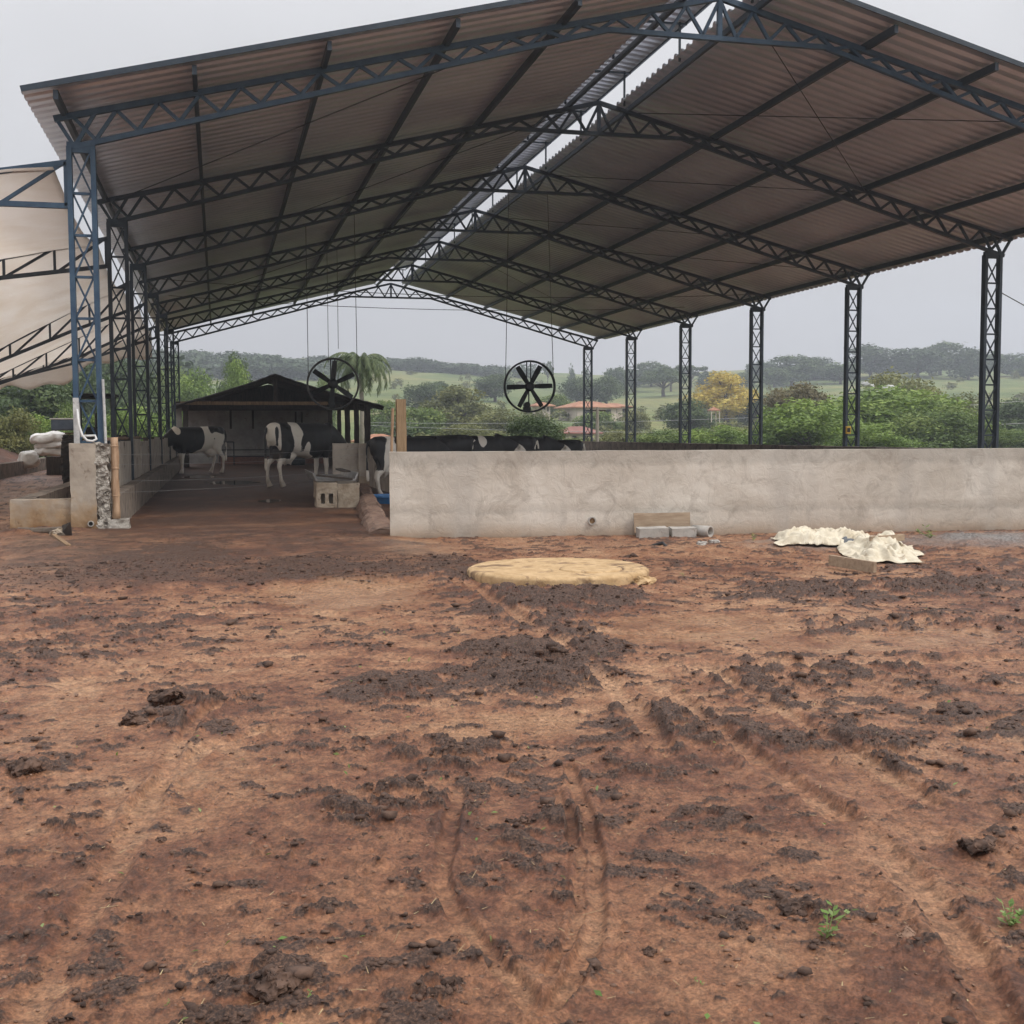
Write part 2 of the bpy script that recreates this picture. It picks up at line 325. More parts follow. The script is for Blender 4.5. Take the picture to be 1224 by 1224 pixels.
# ------------------------------------------------------------------ mesh helpers
class MB:
    def __init__(s): s.v = []; s.f = []
    def add(s, vs, fs):
        k = len(s.v); s.v += [tuple(map(float, p)) for p in vs]; s.f += [tuple(i+k for i in f) for f in fs]; return s
    def box(s, c, sz, rot=None):
        hx, hy, hz = sz[0]/2, sz[1]/2, sz[2]/2
        P = [Vector((x, y, z)) for x in (-hx, hx) for y in (-hy, hy) for z in (-hz, hz)]
        if rot is not None: P = [rot @ p for p in P]
        P = [p+Vector(c) for p in P]
        return s.add(P, [(0, 1, 3, 2), (4, 6, 7, 5), (0, 4, 5, 1), (2, 3, 7, 6), (0, 2, 6, 4), (1, 5, 7, 3)])
    def bounds(s, a, b): return s.box([(a[i]+b[i])/2 for i in range(3)], [abs(b[i]-a[i]) for i in range(3)])
    def bar(s, a, b, w, h, up=(0, 0, 1)):
        a = Vector(a); b = Vector(b); d = b-a; ln = d.length
        if ln < 1e-6: return s
        z = d/ln; u = Vector(up)
        if abs(z.dot(u)) > .98: u = Vector((0, 1, 0)) if abs(z.y) < .9 else Vector((1, 0, 0))
        x = z.cross(u).normalized(); y = z.cross(x).normalized()
        P = []
        for q in (a, b):
            for i, j in ((-1, -1), (1, -1), (1, 1), (-1, 1)): P.append(q+x*(i*w/2)+y*(j*h/2))
        return s.add(P, [(0, 3, 2, 1), (4, 5, 6, 7), (0, 1, 5, 4), (1, 2, 6, 5), (2, 3, 7, 6), (3, 0, 4, 7)])
    def tube(s, pts, rad, n=8, cap=True):
        pts = [Vector(p) for p in pts]; rs = rad if hasattr(rad, '__len__') else [rad]*len(pts)
        P = []; F = []
        ref = None
        for i, p in enumerate(pts):
            d = (pts[min(i+1, len(pts)-1)]-pts[max(i-1, 0)]).normalized()
            if ref is None: ref = Vector((0, 0, 1)) if abs(d.z) < .9 else Vector((1, 0, 0))
            x = d.cross(ref).normalized(); y = x.cross(d).normalized(); ref = y
            for k in range(n):
                t = 2*math.pi*k/n; P.append(p+(x*math.cos(t)+y*math.sin(t))*rs[i])
        for i in range(len(pts)-1):
            for k in range(n): F.append((i*n+k, i*n+(k+1) % n, (i+1)*n+(k+1) % n, (i+1)*n+k))
        if cap: F.append(tuple(range(n-1, -1, -1))); F.append(tuple((len(pts)-1)*n+k for k in range(n)))
        return s.add(P, F)
    def lathe(s, prof, n=32, c=(0, 0, 0), axis='z'):
        P = []; F = []; m_ = len(prof)
        for k in range(n):
            t = 2*math.pi*k/n
            for r, z in prof:
                q = (r*math.cos(t), r*math.sin(t), z) if axis == 'z' else (r*math.cos(t), z, r*math.sin(t))
                P.append((q[0]+c[0], q[1]+c[1], q[2]+c[2]))
        for k in range(n):
            for i in range(m_-1):
                F.append((k*m_+i, ((k+1) % n)*m_+i, ((k+1) % n)*m_+i+1, k*m_+i+1))
        return s.add(P, F)
    def build(s, name, mat, parent=None, smooth_=False, bevel=0., loc=None):
        me = bpy.data.meshes.new(name); me.from_pydata(s.v, [], s.f)
        bm = bmesh.new(); bm.from_mesh(me); bmesh.ops.remove_doubles(bm, verts=bm.verts, dist=1e-6)
        bmesh.ops.recalc_face_normals(bm, faces=bm.faces)
        if bevel > 0:
            bmesh.ops.bevel(bm, geom=[e for e in bm.edges if len(e.link_faces) == 2 and e.calc_face_angle(0) > .6], offset=bevel, segments=2, affect='EDGES', profile=.6)
        bm.to_mesh(me); bm.free()
        if smooth_: me.polygons.foreach_set('use_smooth', [True]*len(me.polygons))
        me.materials.append(mat)
        return link(name, me, parent, loc)
def link(name, me, parent=None, loc=None):
    o = bpy.data.objects.new(name, me); COL.objects.link(o)
    if parent is not None: o.parent = parent
    if loc is not None: o.location = loc
    return o
def npmesh(name, V, F, mat, attrs=None, smooth_=False):
    """V (n,3) array, F (m,k) int array with k = 3 or 4"""
    V = np.asarray(V, np.float32); F = np.asarray(F, np.int32); k = F.shape[1]
    me = bpy.data.meshes.new(name)
    me.vertices.add(len(V)); me.vertices.foreach_set('co', V.ravel())
    me.loops.add(F.size); me.loops.foreach_set('vertex_index', F.ravel())
    me.polygons.add(len(F)); me.polygons.foreach_set('loop_start', np.arange(0, F.size, k, dtype=np.int32))
    if smooth_: me.polygons.foreach_set('use_smooth', np.ones(len(F), bool))
    me.update(calc_edges=True)
    for an, dom, arr in (attrs or []):
        at_ = me.attributes.new(an, 'FLOAT', dom); at_.data.foreach_set('value', np.asarray(arr, np.float32))
    me.validate()
    me.materials.append(mat)
    return me
def thing(name, label, cat, loc=(0, 0, 0), rz=0., group=None):
    o = bpy.data.objects.new(name, None); COL.objects.link(o); o.empty_display_size = .2
    o.location = loc; o.rotation_euler = (0, 0, rz); return tag(o, label, cat, group)
def tag(o, label, cat, group=None):
    o['label'] = label; o['category'] = cat
    if group: o['group'] = group
    return o
def struct(o): o['kind'] = 'structure'; return o
def stuff(o, label, cat): o['kind'] = 'stuff'; o['label'] = label; o['category'] = cat; return o
def roughen(o, amt, sc, seed=0):
    """push the vertices of an already subdivided mesh about so edges are not ruler-straight"""
    me = o.data; n_ = len(me.vertices); co = np.empty(n_*3, np.float32); me.vertices.foreach_get('co', co); co = co.reshape(-1, 3)
    dx = fbm(co[:, 0]+co[:, 2]*.7, co[:, 1]+co[:, 2]*1.3, sc, 3, seed); dy = fbm(co[:, 0]-co[:, 2], co[:, 1]+co[:, 2], sc, 3, seed+5)
    dz = fbm(co[:, 0]+9, co[:, 1]-co[:, 2]*.3+4, sc, 3, seed+9)
    co += np.stack([dx, dy, dz], 1)*amt
    me.vertices.foreach_set('co', co.ravel()); me.update(); return o
def subdivide(o, cuts):
    bm = bmesh.new(); bm.from_mesh(o.data)
    bmesh.ops.subdivide_edges(bm, edges=bm.edges[:], cuts=cuts, use_grid_fill=True); bm.to_mesh(o.data); bm.free(); return o
def slab(name, a, b, mat, parent=None, cell=.12, rough_=.012, seed=0):
    """an axis-aligned block cut into cells and slightly worn"""
    bm = bmesh.new(); bmesh.ops.create_cube(bm, size=1)
    sz = [abs(b[i]-a[i]) for i in range(3)]; c = [(a[i]+b[i])/2 for i in range(3)]
    for v_ in bm.verts: v_.co = Vector([v_.co[i]*sz[i]+c[i] for i in range(3)])
    for ax in range(3):
        k = min(120, int(sz[ax]/cell))
        for j in range(1, k+1):
            no = Vector((0, 0, 0)); no[ax] = 1; co = Vector(c); co[ax] = min(a[ax], b[ax])+sz[ax]*j/(k+1)
            bmesh.ops.bisect_plane(bm, geom=bm.verts[:]+bm.edges[:]+bm.faces[:], plane_co=co, plane_no=no)
    bmesh.ops.recalc_face_normals(bm, faces=bm.faces)
    me = bpy.data.meshes.new(name); bm.to_mesh(me); bm.free(); me.materials.append(mat)
    o = link(name, me, parent); roughen(o, rough_, .35, seed); return o

# ------------------------------------------------------------------ terrain and ground
def terrain(x, y):
    r = np.sqrt(x*x+y*y)
    up = np.clip((r-112)/250, 0, 1.25)
    ca = np.arctan2(x, y)
    ridge = 19.0+1.6*np.sin(ca*7+1.2)+1.2*np.sin(ca*15)
    z = ridge*(up**1.15)
    z = np.where(r > 400, z-(r-400)*.012, z)
    z = z+smooth(90, 160, r)*(fbm(x, y, 60, 4, 31)*2.2)
    z = z-.25*smooth(30, 60, r)*smooth(2, 12, x)
    return z
PATCH = [  # dark manure areas as boxes seen on the ground, with weight and extra height
    (115, 656, 290, 693, 1.8, .06), (280, 670, 480, 702, 1.3, .03), (430, 668, 600, 706, 1., .05), (560, 694, 790, 742, .95, .05),
    (520, 762, 760, 835, 1.9, .03), (640, 735, 760, 790, 1.3, .03), (560, 700, 720, 775, 1.0, .02), (380, 800, 560, 852, .9, .03), (420, 858, 640, 950, .62, .02),
    (790, 785, 1260, 870, .75, .02), (740, 830, 960, 935, .85, .03), (930, 855, 1160, 950, .85, .03), (800, 692, 1300, 724, .95, .05),
    (880, 738, 1300, 764, .8, .03), (-60, 715, 200, 800, .45, .015), (165, 825, 300, 875, .85, .03), (5, 915, 65, 940, 1.1, .03),
    (370, 930, 570, 1020, .7, .02), (620, 955, 730, 1005, .8, .03), (245, 1150, 385, 1215, .85, .03), (470, 1165, 570, 1212, .8, .02),
    (915, 1065, 1010, 1112, .9, .02), (1110, 990, 1205, 1042, .95, .03), (810, 960, 925, 1015, .6, .02), (1110, 830, 1300, 905, .7, .02),
    (160, 640, 290, 668, .5, .01), (180, 1060, 230, 1085, .7, .02), (560, 985, 640, 1015, .6, .02), (700, 880, 800, 960, .5, .02),
    (230, 760, 420, 800, .35, .01), (1030, 670, 1300, 705, .35, .01), (1190, 640, 1300, 700, .25, .0), (250, 885, 420, 930, .55, .02),
    (60, 960, 130, 1010, .5, .02), (270, 980, 350, 1030, .55, .02), (640, 1040, 720, 1100, .45, .02), (0, 655, 110, 690, .4, .02), (560, 1100, 700, 1140, .4, .01)]
PALE = [(300, 690, 540, 735, 1.), (620, 735, 1010, 775, 1.), (430, 845, 720, 900, .8), (860, 890, 1224, 960, .5), (440, 640, 560, 672, .6), (900, 755, 1240, 785, .7),
        (130, 880, 330, 1010, .5), (760, 1090, 1000, 1224, .4), (0, 830, 150, 905, .5)]
def px_boxes(lst):
    o_ = []
    for q in lst:
        xm, ym = (q[0]+q[2])/2, (q[1]+q[3])/2
        c = gz(xm, ym); a = gz(q[0], ym); b = gz(q[2], ym); t = gz(xm, q[1]); d = gz(xm, q[3])
        o_.append((c[0], (t[1]+d[1])/2, abs(b[0]-a[0])/2, abs(t[1]-d[1])/2)+tuple(q[4:]))
    return o_
PATCH_W = px_boxes(PATCH); PALE_W = px_boxes(PALE)
def px_line(pts): return [gz(x, y)[:2] for x, y in pts]
TRACKS = [  # wheel ruts: points, half width, depth, tread pitch
    (px_line([(552, 930), (535, 1000), (527, 1050), (540, 1090), (575, 1130), (612, 1172), (640, 1224)]), .045, .016, .0),
    (px_line([(682, 920), (706, 1000), (715, 1060), (711, 1120), (690, 1170), (645, 1224)]), .04, .016, .0),
    (px_line([(664, 950), (690, 1010), (697, 1070), (688, 1120), (655, 1170)]), .03, .012, .0),
    (px_line([(790, 822), (860, 880), (930, 930), (1010, 985), (1090, 1050), (1150, 1130), (1195, 1224)]), .085, .018, .07),
    (px_line([(840, 800), (930, 850), (1060, 930), (1224, 1040)]), .07, .012, .08),
    (px_line([(140, 1010), (180, 950), (225, 910), (262, 888), (315, 874)]), .06, .025, .06),
    (px_line([(30, 1224), (95, 1110), (150, 1020), (190, 940)]), .07, .015, .08),
    (px_line([(195, 930), (215, 885), (250, 850), (300, 830)]), .05, .02, .05),
    (px_line([(560, 700), (620, 740), (700, 790), (760, 850), (790, 900)]), .09, .02, .09),
    (px_line([(0, 770), (160, 740), (330, 730), (520, 745), (800, 760), (1224, 740)]), .14, .02, .0),
    (px_line([(0, 840), (150, 800), (330, 780), (560, 790), (860, 800), (1224, 790)]), .12, .018, .0)]
def seg_dist(x, y, pts):
    best = np.full(x.shape, 1e3); arc = np.zeros(x.shape); acc = 0.
    for (x0, y0), (x1, y1) in zip(pts[:-1], pts[1:]):
        dx, dy = x1-x0, y1-y0; L2 = dx*dx+dy*dy; ln = math.sqrt(L2)
        t = np.clip(((x-x0)*dx+(y-y0)*dy)/L2, 0, 1)
        d = np.hypot(x-x0-t*dx, y-y0-t*dy)
        w = d < best; best = np.where(w, d, best); arc = np.where(w, acc+t*ln, arc); acc += ln
    return best, arc
def soften(pts, it=2):
    for _ in range(it):
        q = [pts[0]]
        for a, b in zip(pts[:-1], pts[1:]):
            q += [(a[0]*.75+b[0]*.25, a[1]*.75+b[1]*.25), (a[0]*.25+b[0]*.75, a[1]*.25+b[1]*.75)]
        pts = q+[pts[-1]]
    return pts
TRACKS = [(soften(p), w*.72, d*.6, t) for p, w, d, t in TRACKS]

def ground_fields(x, y):
    r = np.hypot(x, y)
    near = 1-smooth(24, 30, r)
    sh = smooth(14.6, 16.6, y)*smooth(-1.9, -1.5, x)*(1-smooth(16.2, 16.6, x))       # under the roof
    wx = x+.25*fbm(x, y, .7, 3, 40); wy = y+.25*fbm(x, y, .7, 3, 44)
    Wt = np.zeros_like(x); Hh = np.zeros_like(x)
    for cx, cy, rx, ry, w, h in PATCH_W:
        q = np.hypot((wx-cx)/(rx*1.05), (wy-cy)/(ry*1.05)); s = 1-smooth(.45, 1.15, q)
        Wt = np.maximum(Wt, w*s); Hh = np.maximum(Hh, h*s)
    Pl = np.zeros_like(x)
    for cx, cy, rx, ry, w in PALE_W:
        q = np.hypot((wx-cx)/rx, (wy-cy)/ry); Pl = np.maximum(Pl, w*(1-smooth(.5, 1.2, q)))
    n1 = fbm(x, y, .8, 5, 50, .62); n2 = fbm(x*.8+y*.25, y*1.2, .20, 6, 54, .78)
    def lumpy(ang, st, sc, seed):
        c, s_ = math.cos(ang), math.sin(ang); u = (x*c+y*s_)/st; v = (-x*s_+y*c)
        q = 0; t = 0; a_ = 1.; k = sc
        for i in range(5):
            q = q+a_*np.abs(perlin(u/k+i*5.1, v/k+i*3.3, seed+i)); t += a_; a_ *= .54; k *= .52
        return q/t*2.2
    dm = smooth(-.25, .25, fbm(x, y, 1.6, 3, 58))
    L1 = lumpy(.15, 1.7, .13, 400); L2 = lumpy(-.75, 1.9, .11, 420)
    lumps = L1*(1-dm)+L2*dm
    Ms = Wt*.42+n1*.75+n2*1.7+(lumps-.55)*1.0-.36-Pl*.50
    Mn = smooth(-.10, .26, Ms)
    far = 1-smooth(9, 22, r)
    h = .03*fbm(x, y, 3., 3, 70)+.022*fbm(x, y, .8, 4, 73)*(1-.6*Pl)
    fine = .010*fbm(x, y, .075, 5, 76, .72)*(1-.5*Pl)
    busy = smooth(-.35, .3, fbm(x, y, .9, 4, 79)+.35*Wt-.45*Pl)
    h = h+fine+(.005+.014*busy)*lumps*(1-.75*Pl)+Mn*(.004+.015*lumps*(.45+.8*Wt)*(.4+.6*busy))+Hh*smooth(.05, 1.1, Wt)*(.3+.3*Mn)
    crumb = np.maximum(perlin(x/.034, y/.034, 80)-.30, 0)*smooth(-.15, .3, fbm(x, y, .5, 3, 83))
    h = h+.030*crumb*(1-.7*Pl)
    fc = np.maximum(perlin(x/.015+3, y/.015, 85)-.25, 0)*(1-smooth(5, 8, r)); h = h+.010*fc
    tk = np.zeros_like(x)
    for pts, w, dp, tread in TRACKS:
        xs = [p[0] for p in pts]; ys = [p[1] for p in pts]
        k = (x > min(xs)-.8) & (x < max(xs)+.8) & (y > min(ys)-.8) & (y < max(ys)+.8)
        if not k.any(): continue
        d, a = seg_dist(x[k]+.02*fbm(x[k], y[k], .2, 2, 90), y[k]+.02*fbm(x[k], y[k], .2, 2, 92), pts)
        prof = -dp*(1-smooth(w*.5, w*1.05, d))+dp*.9*np.exp(-((d-w*1.3)/(w*.38))**2)
        fade = smooth(-.6, -.1, fbm(x[k], y[k], .6, 2, 95))
        if tread: prof = prof+(1-smooth(w*.7, w, d))*dp*.55*np.maximum(np.sin(a/tread*6.283+d/w*1.5), -.2)
        h[k] = h[k]*(1-.72*(1-smooth(w*.6, w*1.15, d))*fade)+prof*fade; tk[k] = np.maximum(tk[k], (1-smooth(w*.5, w*1.1, d))*fade)
    Mn = Mn*(1-.8*tk)
    # shed floor: trodden wet concrete and slurry
    fl = .012*fbm(x, y, .9, 4, 100)+.01*np.abs(perlin(x/.3, y/.3, 103))
    h = h*(1-sh)+fl*sh
    Mn = np.maximum(Mn*(1-sh), sh*np.clip(.56+.4*fbm(x, y, 1.1, 4, 106)+.12*smooth(18, 30, y), 0, 1))
    ap = smooth(9.75, 10.3, wy+.5*fbm(x, y, .5, 3, 133))*(1-smooth(15, 17, y))*smooth(-2.3, -1.6, wx+.10*(y-10))*(1-smooth(2.0, 2.5, wx+.12*(y-13)))
    h = h*(1-.75*ap)+ap*(.05+.010*np.abs(perlin(x/.2, y/.2, 135))*(Mn+.3)); Mn = np.clip(Mn*(1-.5*ap)+ap*(.44+.55*fbm(x, y, .5, 5, 137, .65)), 0, 1)
    # gravel and earth piled at the foot of the wall on the right, rim round the tank cover
    gp = np.exp(-(((x-6.6)/1.1)**2+((y-11.75)/.5)**2)); gp2 = smooth(7.3, 8.4, x)*np.exp(-((y-11.7)/.95)**2)
    h = h+.10*gp*(1+.6*fbm(x, y, .4, 3, 110))+.07*gp2*(1+.5*fbm(x, y, .3, 3, 112))+.05*np.exp(-(((x-4.9)/1.6)**2+((y-11.6)/.55)**2))
    gv = np.clip(gp*1.5+gp2*1.3+.5*fbm(x, y, .35, 3, 114)-.35, 0, 1)*smooth(10.6, 11.2, y+.25*fbm(x, y, .4, 2, 115))
    Mn = Mn*(1-gv)
    dl = np.hypot(x-2.88, y-9.95); h = h*smooth(.5, 1.0, dl)+.02*np.exp(-((dl-1.)/.2)**2)
    # rough edge against the pier and low walls on the left
    h = h+.06*np.exp(-(((x+2.3)/.8)**2+((y-16.3)/.4)**2))*(1+.8*fbm(x, y, .25, 3, 117))
    tone = .60+.55*fbm(x, y, 1.6, 4, 120)+.75*fbm(x, y, .28, 6, 124, .72)+.20*Pl+.22*tk-.28*Mn-.16*(lumps-.5)*(1-Pl)-.10*busy*(1-Pl)
    tone = np.clip(tone*(1-.22*(1-smooth(3, 6.5, r))), 0, 1)
    wet = np.clip(.34+.62*Pl-.35*Mn+.4*fbm(x, y, 1.2, 3, 130)-.25*sh+.3*ap, 0, 1)
    grass = np.clip(smooth(30, 60, r)*smooth(17, 22, np.abs(x-4)+8*smooth(50, 60, r))+smooth(54, 62, r), 0, 1)
    z = terrain(x, y)
    h = h*near+z
    h = h-.15*grass
    wet = wet*(1-grass)
    return h, Mn*(1-grass), tone, wet, grass, gv
def ground_z(x, y): return float(ground_fields(np.array([float(x)]), np.array([float(y)]))[0][0])

def polar(radii, angs, fn):
    R_, A_ = np.meshgrid(radii, angs, indexing='ij')
    X = (R_*np.sin(A_)).ravel(); Y = (R_*np.cos(A_)).ravel()
    nr, na = len(radii), len(angs)
    i = np.arange(nr-1)[:, None]*na; j = np.arange(na)[None, :]; j2 = (j+1) % na
    F = np.stack([i+j, i+j2, i+na+j2, i+na+j], -1).reshape(-1, 4)
    return X, Y, F
fine_a = np.arange(YAW-.47, YAW+.47, .00105)
left = np.concatenate([np.arange(YAW-.473, YAW-.85, -.0028), np.linspace(YAW-.86, -math.pi+.02, 60)]); right = np.concatenate([np.arange(YAW+.473, YAW+.85, .0028), np.linspace(YAW+.86, math.pi-.02, 60)])
angs = np.concatenate([left[::-1], fine_a, right])
rad = [.15, .4, .7, 1., 1.3, 1.6, 1.8, 2.0]
while rad[-1] < 70:
    r_ = rad[-1]
    rad.append(r_+(.0085 if r_ < 4 else .0085+(r_-4)*.0030 if r_ < 12 else .0325+(r_-12)*.011 if r_ < 26 else r_*.02))
X, Y, F = polar(np.array(rad), angs, None)
h, mn, tn, wt, gs, gvl = ground_fields(X, Y)
me = npmesh('ground', np.stack([X, Y, h], 1), F, M['mud'], [('manure', 'POINT', mn), ('tone', 'POINT', tn), ('wet', 'POINT', wt), ('grass', 'POINT', gs), ('gravel', 'POINT', gvl)], True)
struct(link('ground', me))
rad2 = [66.]
while rad2[-1] < 470: rad2.append(rad2[-1]*1.03)
angs2 = np.concatenate([np.linspace(-math.pi+.02, -.5, 40), np.linspace(-.49, .95, 300), np.linspace(1., math.pi-.02, 40)])
X, Y, F = polar(np.array(rad2), angs2, None)
zz = terrain(X, Y)-.12*(1-smooth(66, 75, np.hypot(X, Y)))
struct(link('pasture_hill', npmesh('pasture_hill', np.stack([X, Y, zz], 1), F, M['pasture'], None, True)))

# red earth bank on the far left
gxn, gyn = 70, 60
U_, V_ = np.meshgrid(np.linspace(0, 1, gxn), np.linspace(0, 1, gyn), indexing='ij')
bx = (-16+U_*10.0).ravel(); by = (36+V_*26).ravel()
prof = 1-smooth(.15, .95, U_.ravel()+.10*fbm(bx, by, 3, 3, 140))
bz = -.1+2.9*prof*(smooth(0, .12, V_.ravel()))*(1-smooth(.8, 1, V_.ravel()))+.25*fbm(bx, by, 1.2, 4, 143)*prof
i = np.arange(gxn-1)[:, None]*gyn; j = np.arange(gyn-1)[None, :]
F = np.stack([i+j, i+gyn+j, i+gyn+j+1, i+j+1], -1).reshape(-1, 4)
struct(link('earth_bank', npmesh('earth_bank', np.stack([bx, by, bz], 1), F, M['red_bank'], None, True)))

# ------------------------------------------------------------------ the open steel shed
XL, XR, XM = -1.69, 16.40, 7.43
HALF = 9.05
TY = [16.9+5.8*k for k in range(7)]
Y0R, Y1R = 16.0, 51.75
def ztop(X): return 7.77-.247*abs(X-XM)
def zbot(X):
    d = abs(X-XM); return 7.17 if d < 1.75 else 7.17-(d-1.75)*(7.17-5.13)/(HALF-1.75)
shed = thing('open_cattle_shed', 'wide open sided cattle shed with corrugated metal roof on dark blue lattice columns and trusses', 'shed', (XM, 34, 0))
def sp(b, name, mat, **k):
    o = b.build(name, mat, None, **k); o.parent = shed; o.matrix_parent_inverse = Matrix.Translation((-XM, -34, 0)); return o
def column(X, Y, top, w=.30, pitch=.58, mat=None, z0=0.):
    b = MB(); hw = w/2
    for s in (-1, 1): b.bar((X+s*hw, Y, z0), (X+s*hw, Y, top), .065, .14, (0, 1, 0))
    z = z0+.08; k = 0
    while z+pitch < top+.01:
        b.bar((X-hw+.03, Y, z), (X+hw-.03, Y, z), .035, .035)
        b.bar((X-hw+.03, Y-.03, z), (X+hw-.03, Y-.03, z+pitch), .024, .024)
        b.bar((X+hw-.03, Y+.03, z), (X-hw+.03, Y+.03, z+pitch), .024, .024)
        z += pitch; k += 1
    b.bar((X-hw-.03, Y, top), (X+hw+.03, Y, top), .06, .14, (0, 0, 1))
    return b
for k, Y in enumerate(TY):
    for X in (XL, XR):
        s = -1 if X < XM else 1
        w = .30 if s < 0 else .36
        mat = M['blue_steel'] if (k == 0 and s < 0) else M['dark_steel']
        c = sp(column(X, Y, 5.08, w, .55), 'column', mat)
        b = MB(); b.box((X, Y, .02), (.5, .3, .03))
        pl = b.build('base_plate', M['dark_steel']); pl.parent = c
        if k == 0 and s < 0:
            b = MB(); b.box((X-.15, Y-.0, 1.46), (.074, .15, .62))
            q = b.build('scraped_leg', M['bare_steel']); q.parent = c; q['label'] = 'lower leg scraped down to pale bare metal'
def truss(Y):
    b = MB()
    xs = [XM-9.5]+[XM+d for d in np.linspace(-9.4, 9.4, 3)]
    for s in (-1, 1):
        b.bar((XM, Y, ztop(XM)), (XM+s*9.45, Y, ztop(XM+9.45)), .075, .08, (0, 0, 1))
        b.bar((XM, Y, 7.17), (XM+s*1.75, Y, 7.17), .075, .07)
        b.bar((XM+s*1.75, Y, 7.17), (XM+s*(HALF+.2), Y, zbot(XM+HALF+.2)), .075, .07)
        # zigzag web
        n = 17; pts = []
        d = .0
        step = (HALF+.15)/ (n*2)
        for i in range(n*2+1):
            X = XM+s*min(d, HALF+.15); pts.append((X, Y, zbot(X)+.03 if i % 2 else ztop(X)-.03)); d += step
        for a, c in zip(pts[:-1], pts[1:]): b.bar(a, c, .048, .048)
        b.bar((XM+s*(HALF+.15), Y, zbot(XM+HALF+.15)), (XM+s*9.42, Y, ztop(XM+9.42)), .05, .05)
        b.bar((XM+s*(HALF+.15), Y, zbot(XM+HALF+.15)), (XM+s*8.92, Y, ztop(XM+8.92)), .05, .05)
    b.bar((XM, Y, 7.17), (XM, Y, 7.77), .07, .07)
    return b
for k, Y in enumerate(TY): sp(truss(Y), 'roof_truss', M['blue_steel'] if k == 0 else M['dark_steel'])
PD = [.62, 2.45, 4.17, 5.9, 7.63, 9.32]
for s in (-1, 1):
    for d in PD:
        X = XM+s*d; b = MB(); z = ztop(X)+.095
        b.bar((X, Y0R+.05, z-.03), (X, Y1R+.02, z-.03), .06, .12 if d > 1 else .09)
        sp(b, 'purlin', M['dark_steel'])
def corrugated(x0, x1, zf, ya, yb, wl=.28, amp=.031, nx=6):
    """sheet whose ribs run along x; trapezoid ribs counted along y; 3 mm thick"""
    ys = []; hs_ = []
    y = ya
    while y < yb:
        for q, hh in ((0., 0), (.50, 0), (.60, 1), (.86, 1), (.96, 0)):
            yy = y+q*wl
            if yy < yb: ys.append(yy); hs_.append(hh*amp*2)
        y += wl
    ys = np.array(ys); hs_ = np.array(hs_); xs = np.linspace(x0, x1, nx)
    V = []
    for lay in (0, .003):
        for x in xs:
            V.append(np.stack([np.full_like(ys, x), ys, zf(x)+hs_+lay], 1))
    V = np.concatenate(V); ny = len(ys); off = nx*ny
    i = np.arange(nx-1)[:, None]*ny; j = np.arange(ny-1)[None, :]
    A = np.stack([i+j, i+ny+j, i+ny+j+1, i+j+1], -1).reshape(-1, 4)
    B = A[:, ::-1]+off
    rim = []
    for a0 in (0, (nx-1)*ny):
        k = np.arange(ny-1)+a0; rim.append(np.stack([k, k+1, k+1+off, k+off], -1))
    for b0 in (0, ny-1):
        k = np.arange(nx-1)*ny+b0; rim.append(np.stack([k, k+ny, k+ny+off, k+off], -1))
    return V, np.concatenate([A, B]+rim)
def shed_mesh(name, V, F, mat):
    o = link(name, npmesh(name, V, F, mat)); o.parent = shed; o.matrix_parent_inverse = Matrix.Translation((-XM, -34, 0)); return o
zr = lambda x: ztop(x)+.155
shed_mesh('roof_sheet', *corrugated(XM-9.72, XM-.72, zr, Y0R, Y1R), M['roof'])
shed_mesh('roof_sheet', *corrugated(XM+.46, XM+9.80, zr, Y0R, Y1R), M['roof'])
shed_mesh('ridge_cap', *corrugated(XM-.95, XM+.74, lambda x: 8.53-.10*abs(x-XM-.1), Y0R, Y1R, .25, .014, 5), M['cap'])
for sg, x0_, x1_ in ((-1, XM-9.72, XM-.72), (1, XM+.46, XM+9.80)):
    b = MB(); b.bar((x0_, Y0R-.012, zr(x0_)+.035), (x1_, Y0R-.012, zr(x1_)+.035), .02, .072); sp(b, 'edge_trim', M['dark_steel'])
b = MB()
for x in (XM-.85, XM-.02, XM+.68): b.bar((x, Y0R+.03, 8.48-.10*abs(x-XM-.1)), (x, Y1R, 8.48-.10*abs(x-XM-.1)), .035, .04)
y = Y0R+.9
while y < Y1R:
    for x in (XM-.69, XM+.53): b.bar((x, y, ztop(x)+.10), (x, y, 8.41), .035, .035)
    b.bar((XM-.85, y, 8.38), (XM+.66, y, 8.38), .035, .035); y += 2.9
sp(b, 'ridge_frame', M['dark_steel'])
# thin cross bracing rods and cables under the roof
for (k0, k1, d0, d1, s) in ((0, 1, .5, 5.9, 1), (0, 1, 5.9, .5, 1), (0, 1, 3, 9.2, -1), (1, 2, .5, 5.9, -1), (1, 2, 5.9, .5, 1), (2, 3, 5.9, .5, 1), (2, 3, 9.2, 4, 1), (4, 5, .5, 7, 1), (3, 4, 2, 8, -1)):
    b = MB(); a = (XM+s*d0, TY[k0], ztop(XM+d0)-.04); c = (XM+s*d1, TY[k1], ztop(XM+d1)-.04)
    b.tube([a, c], .009, 6); sp(b, 'brace_rod', M['dark_steel'])
for Y, z in ((34.2, 5.55), (40.0, 5.75)):
    b = MB(); pts = []
    for i in range(21):
        t = i/20; pts.append((XL+(XR-XL)*t, Y, z-.28*4*t*(1-t))); 
    b.tube(pts, .011, 6); sp(b, 'tie_cable', M['rope'])

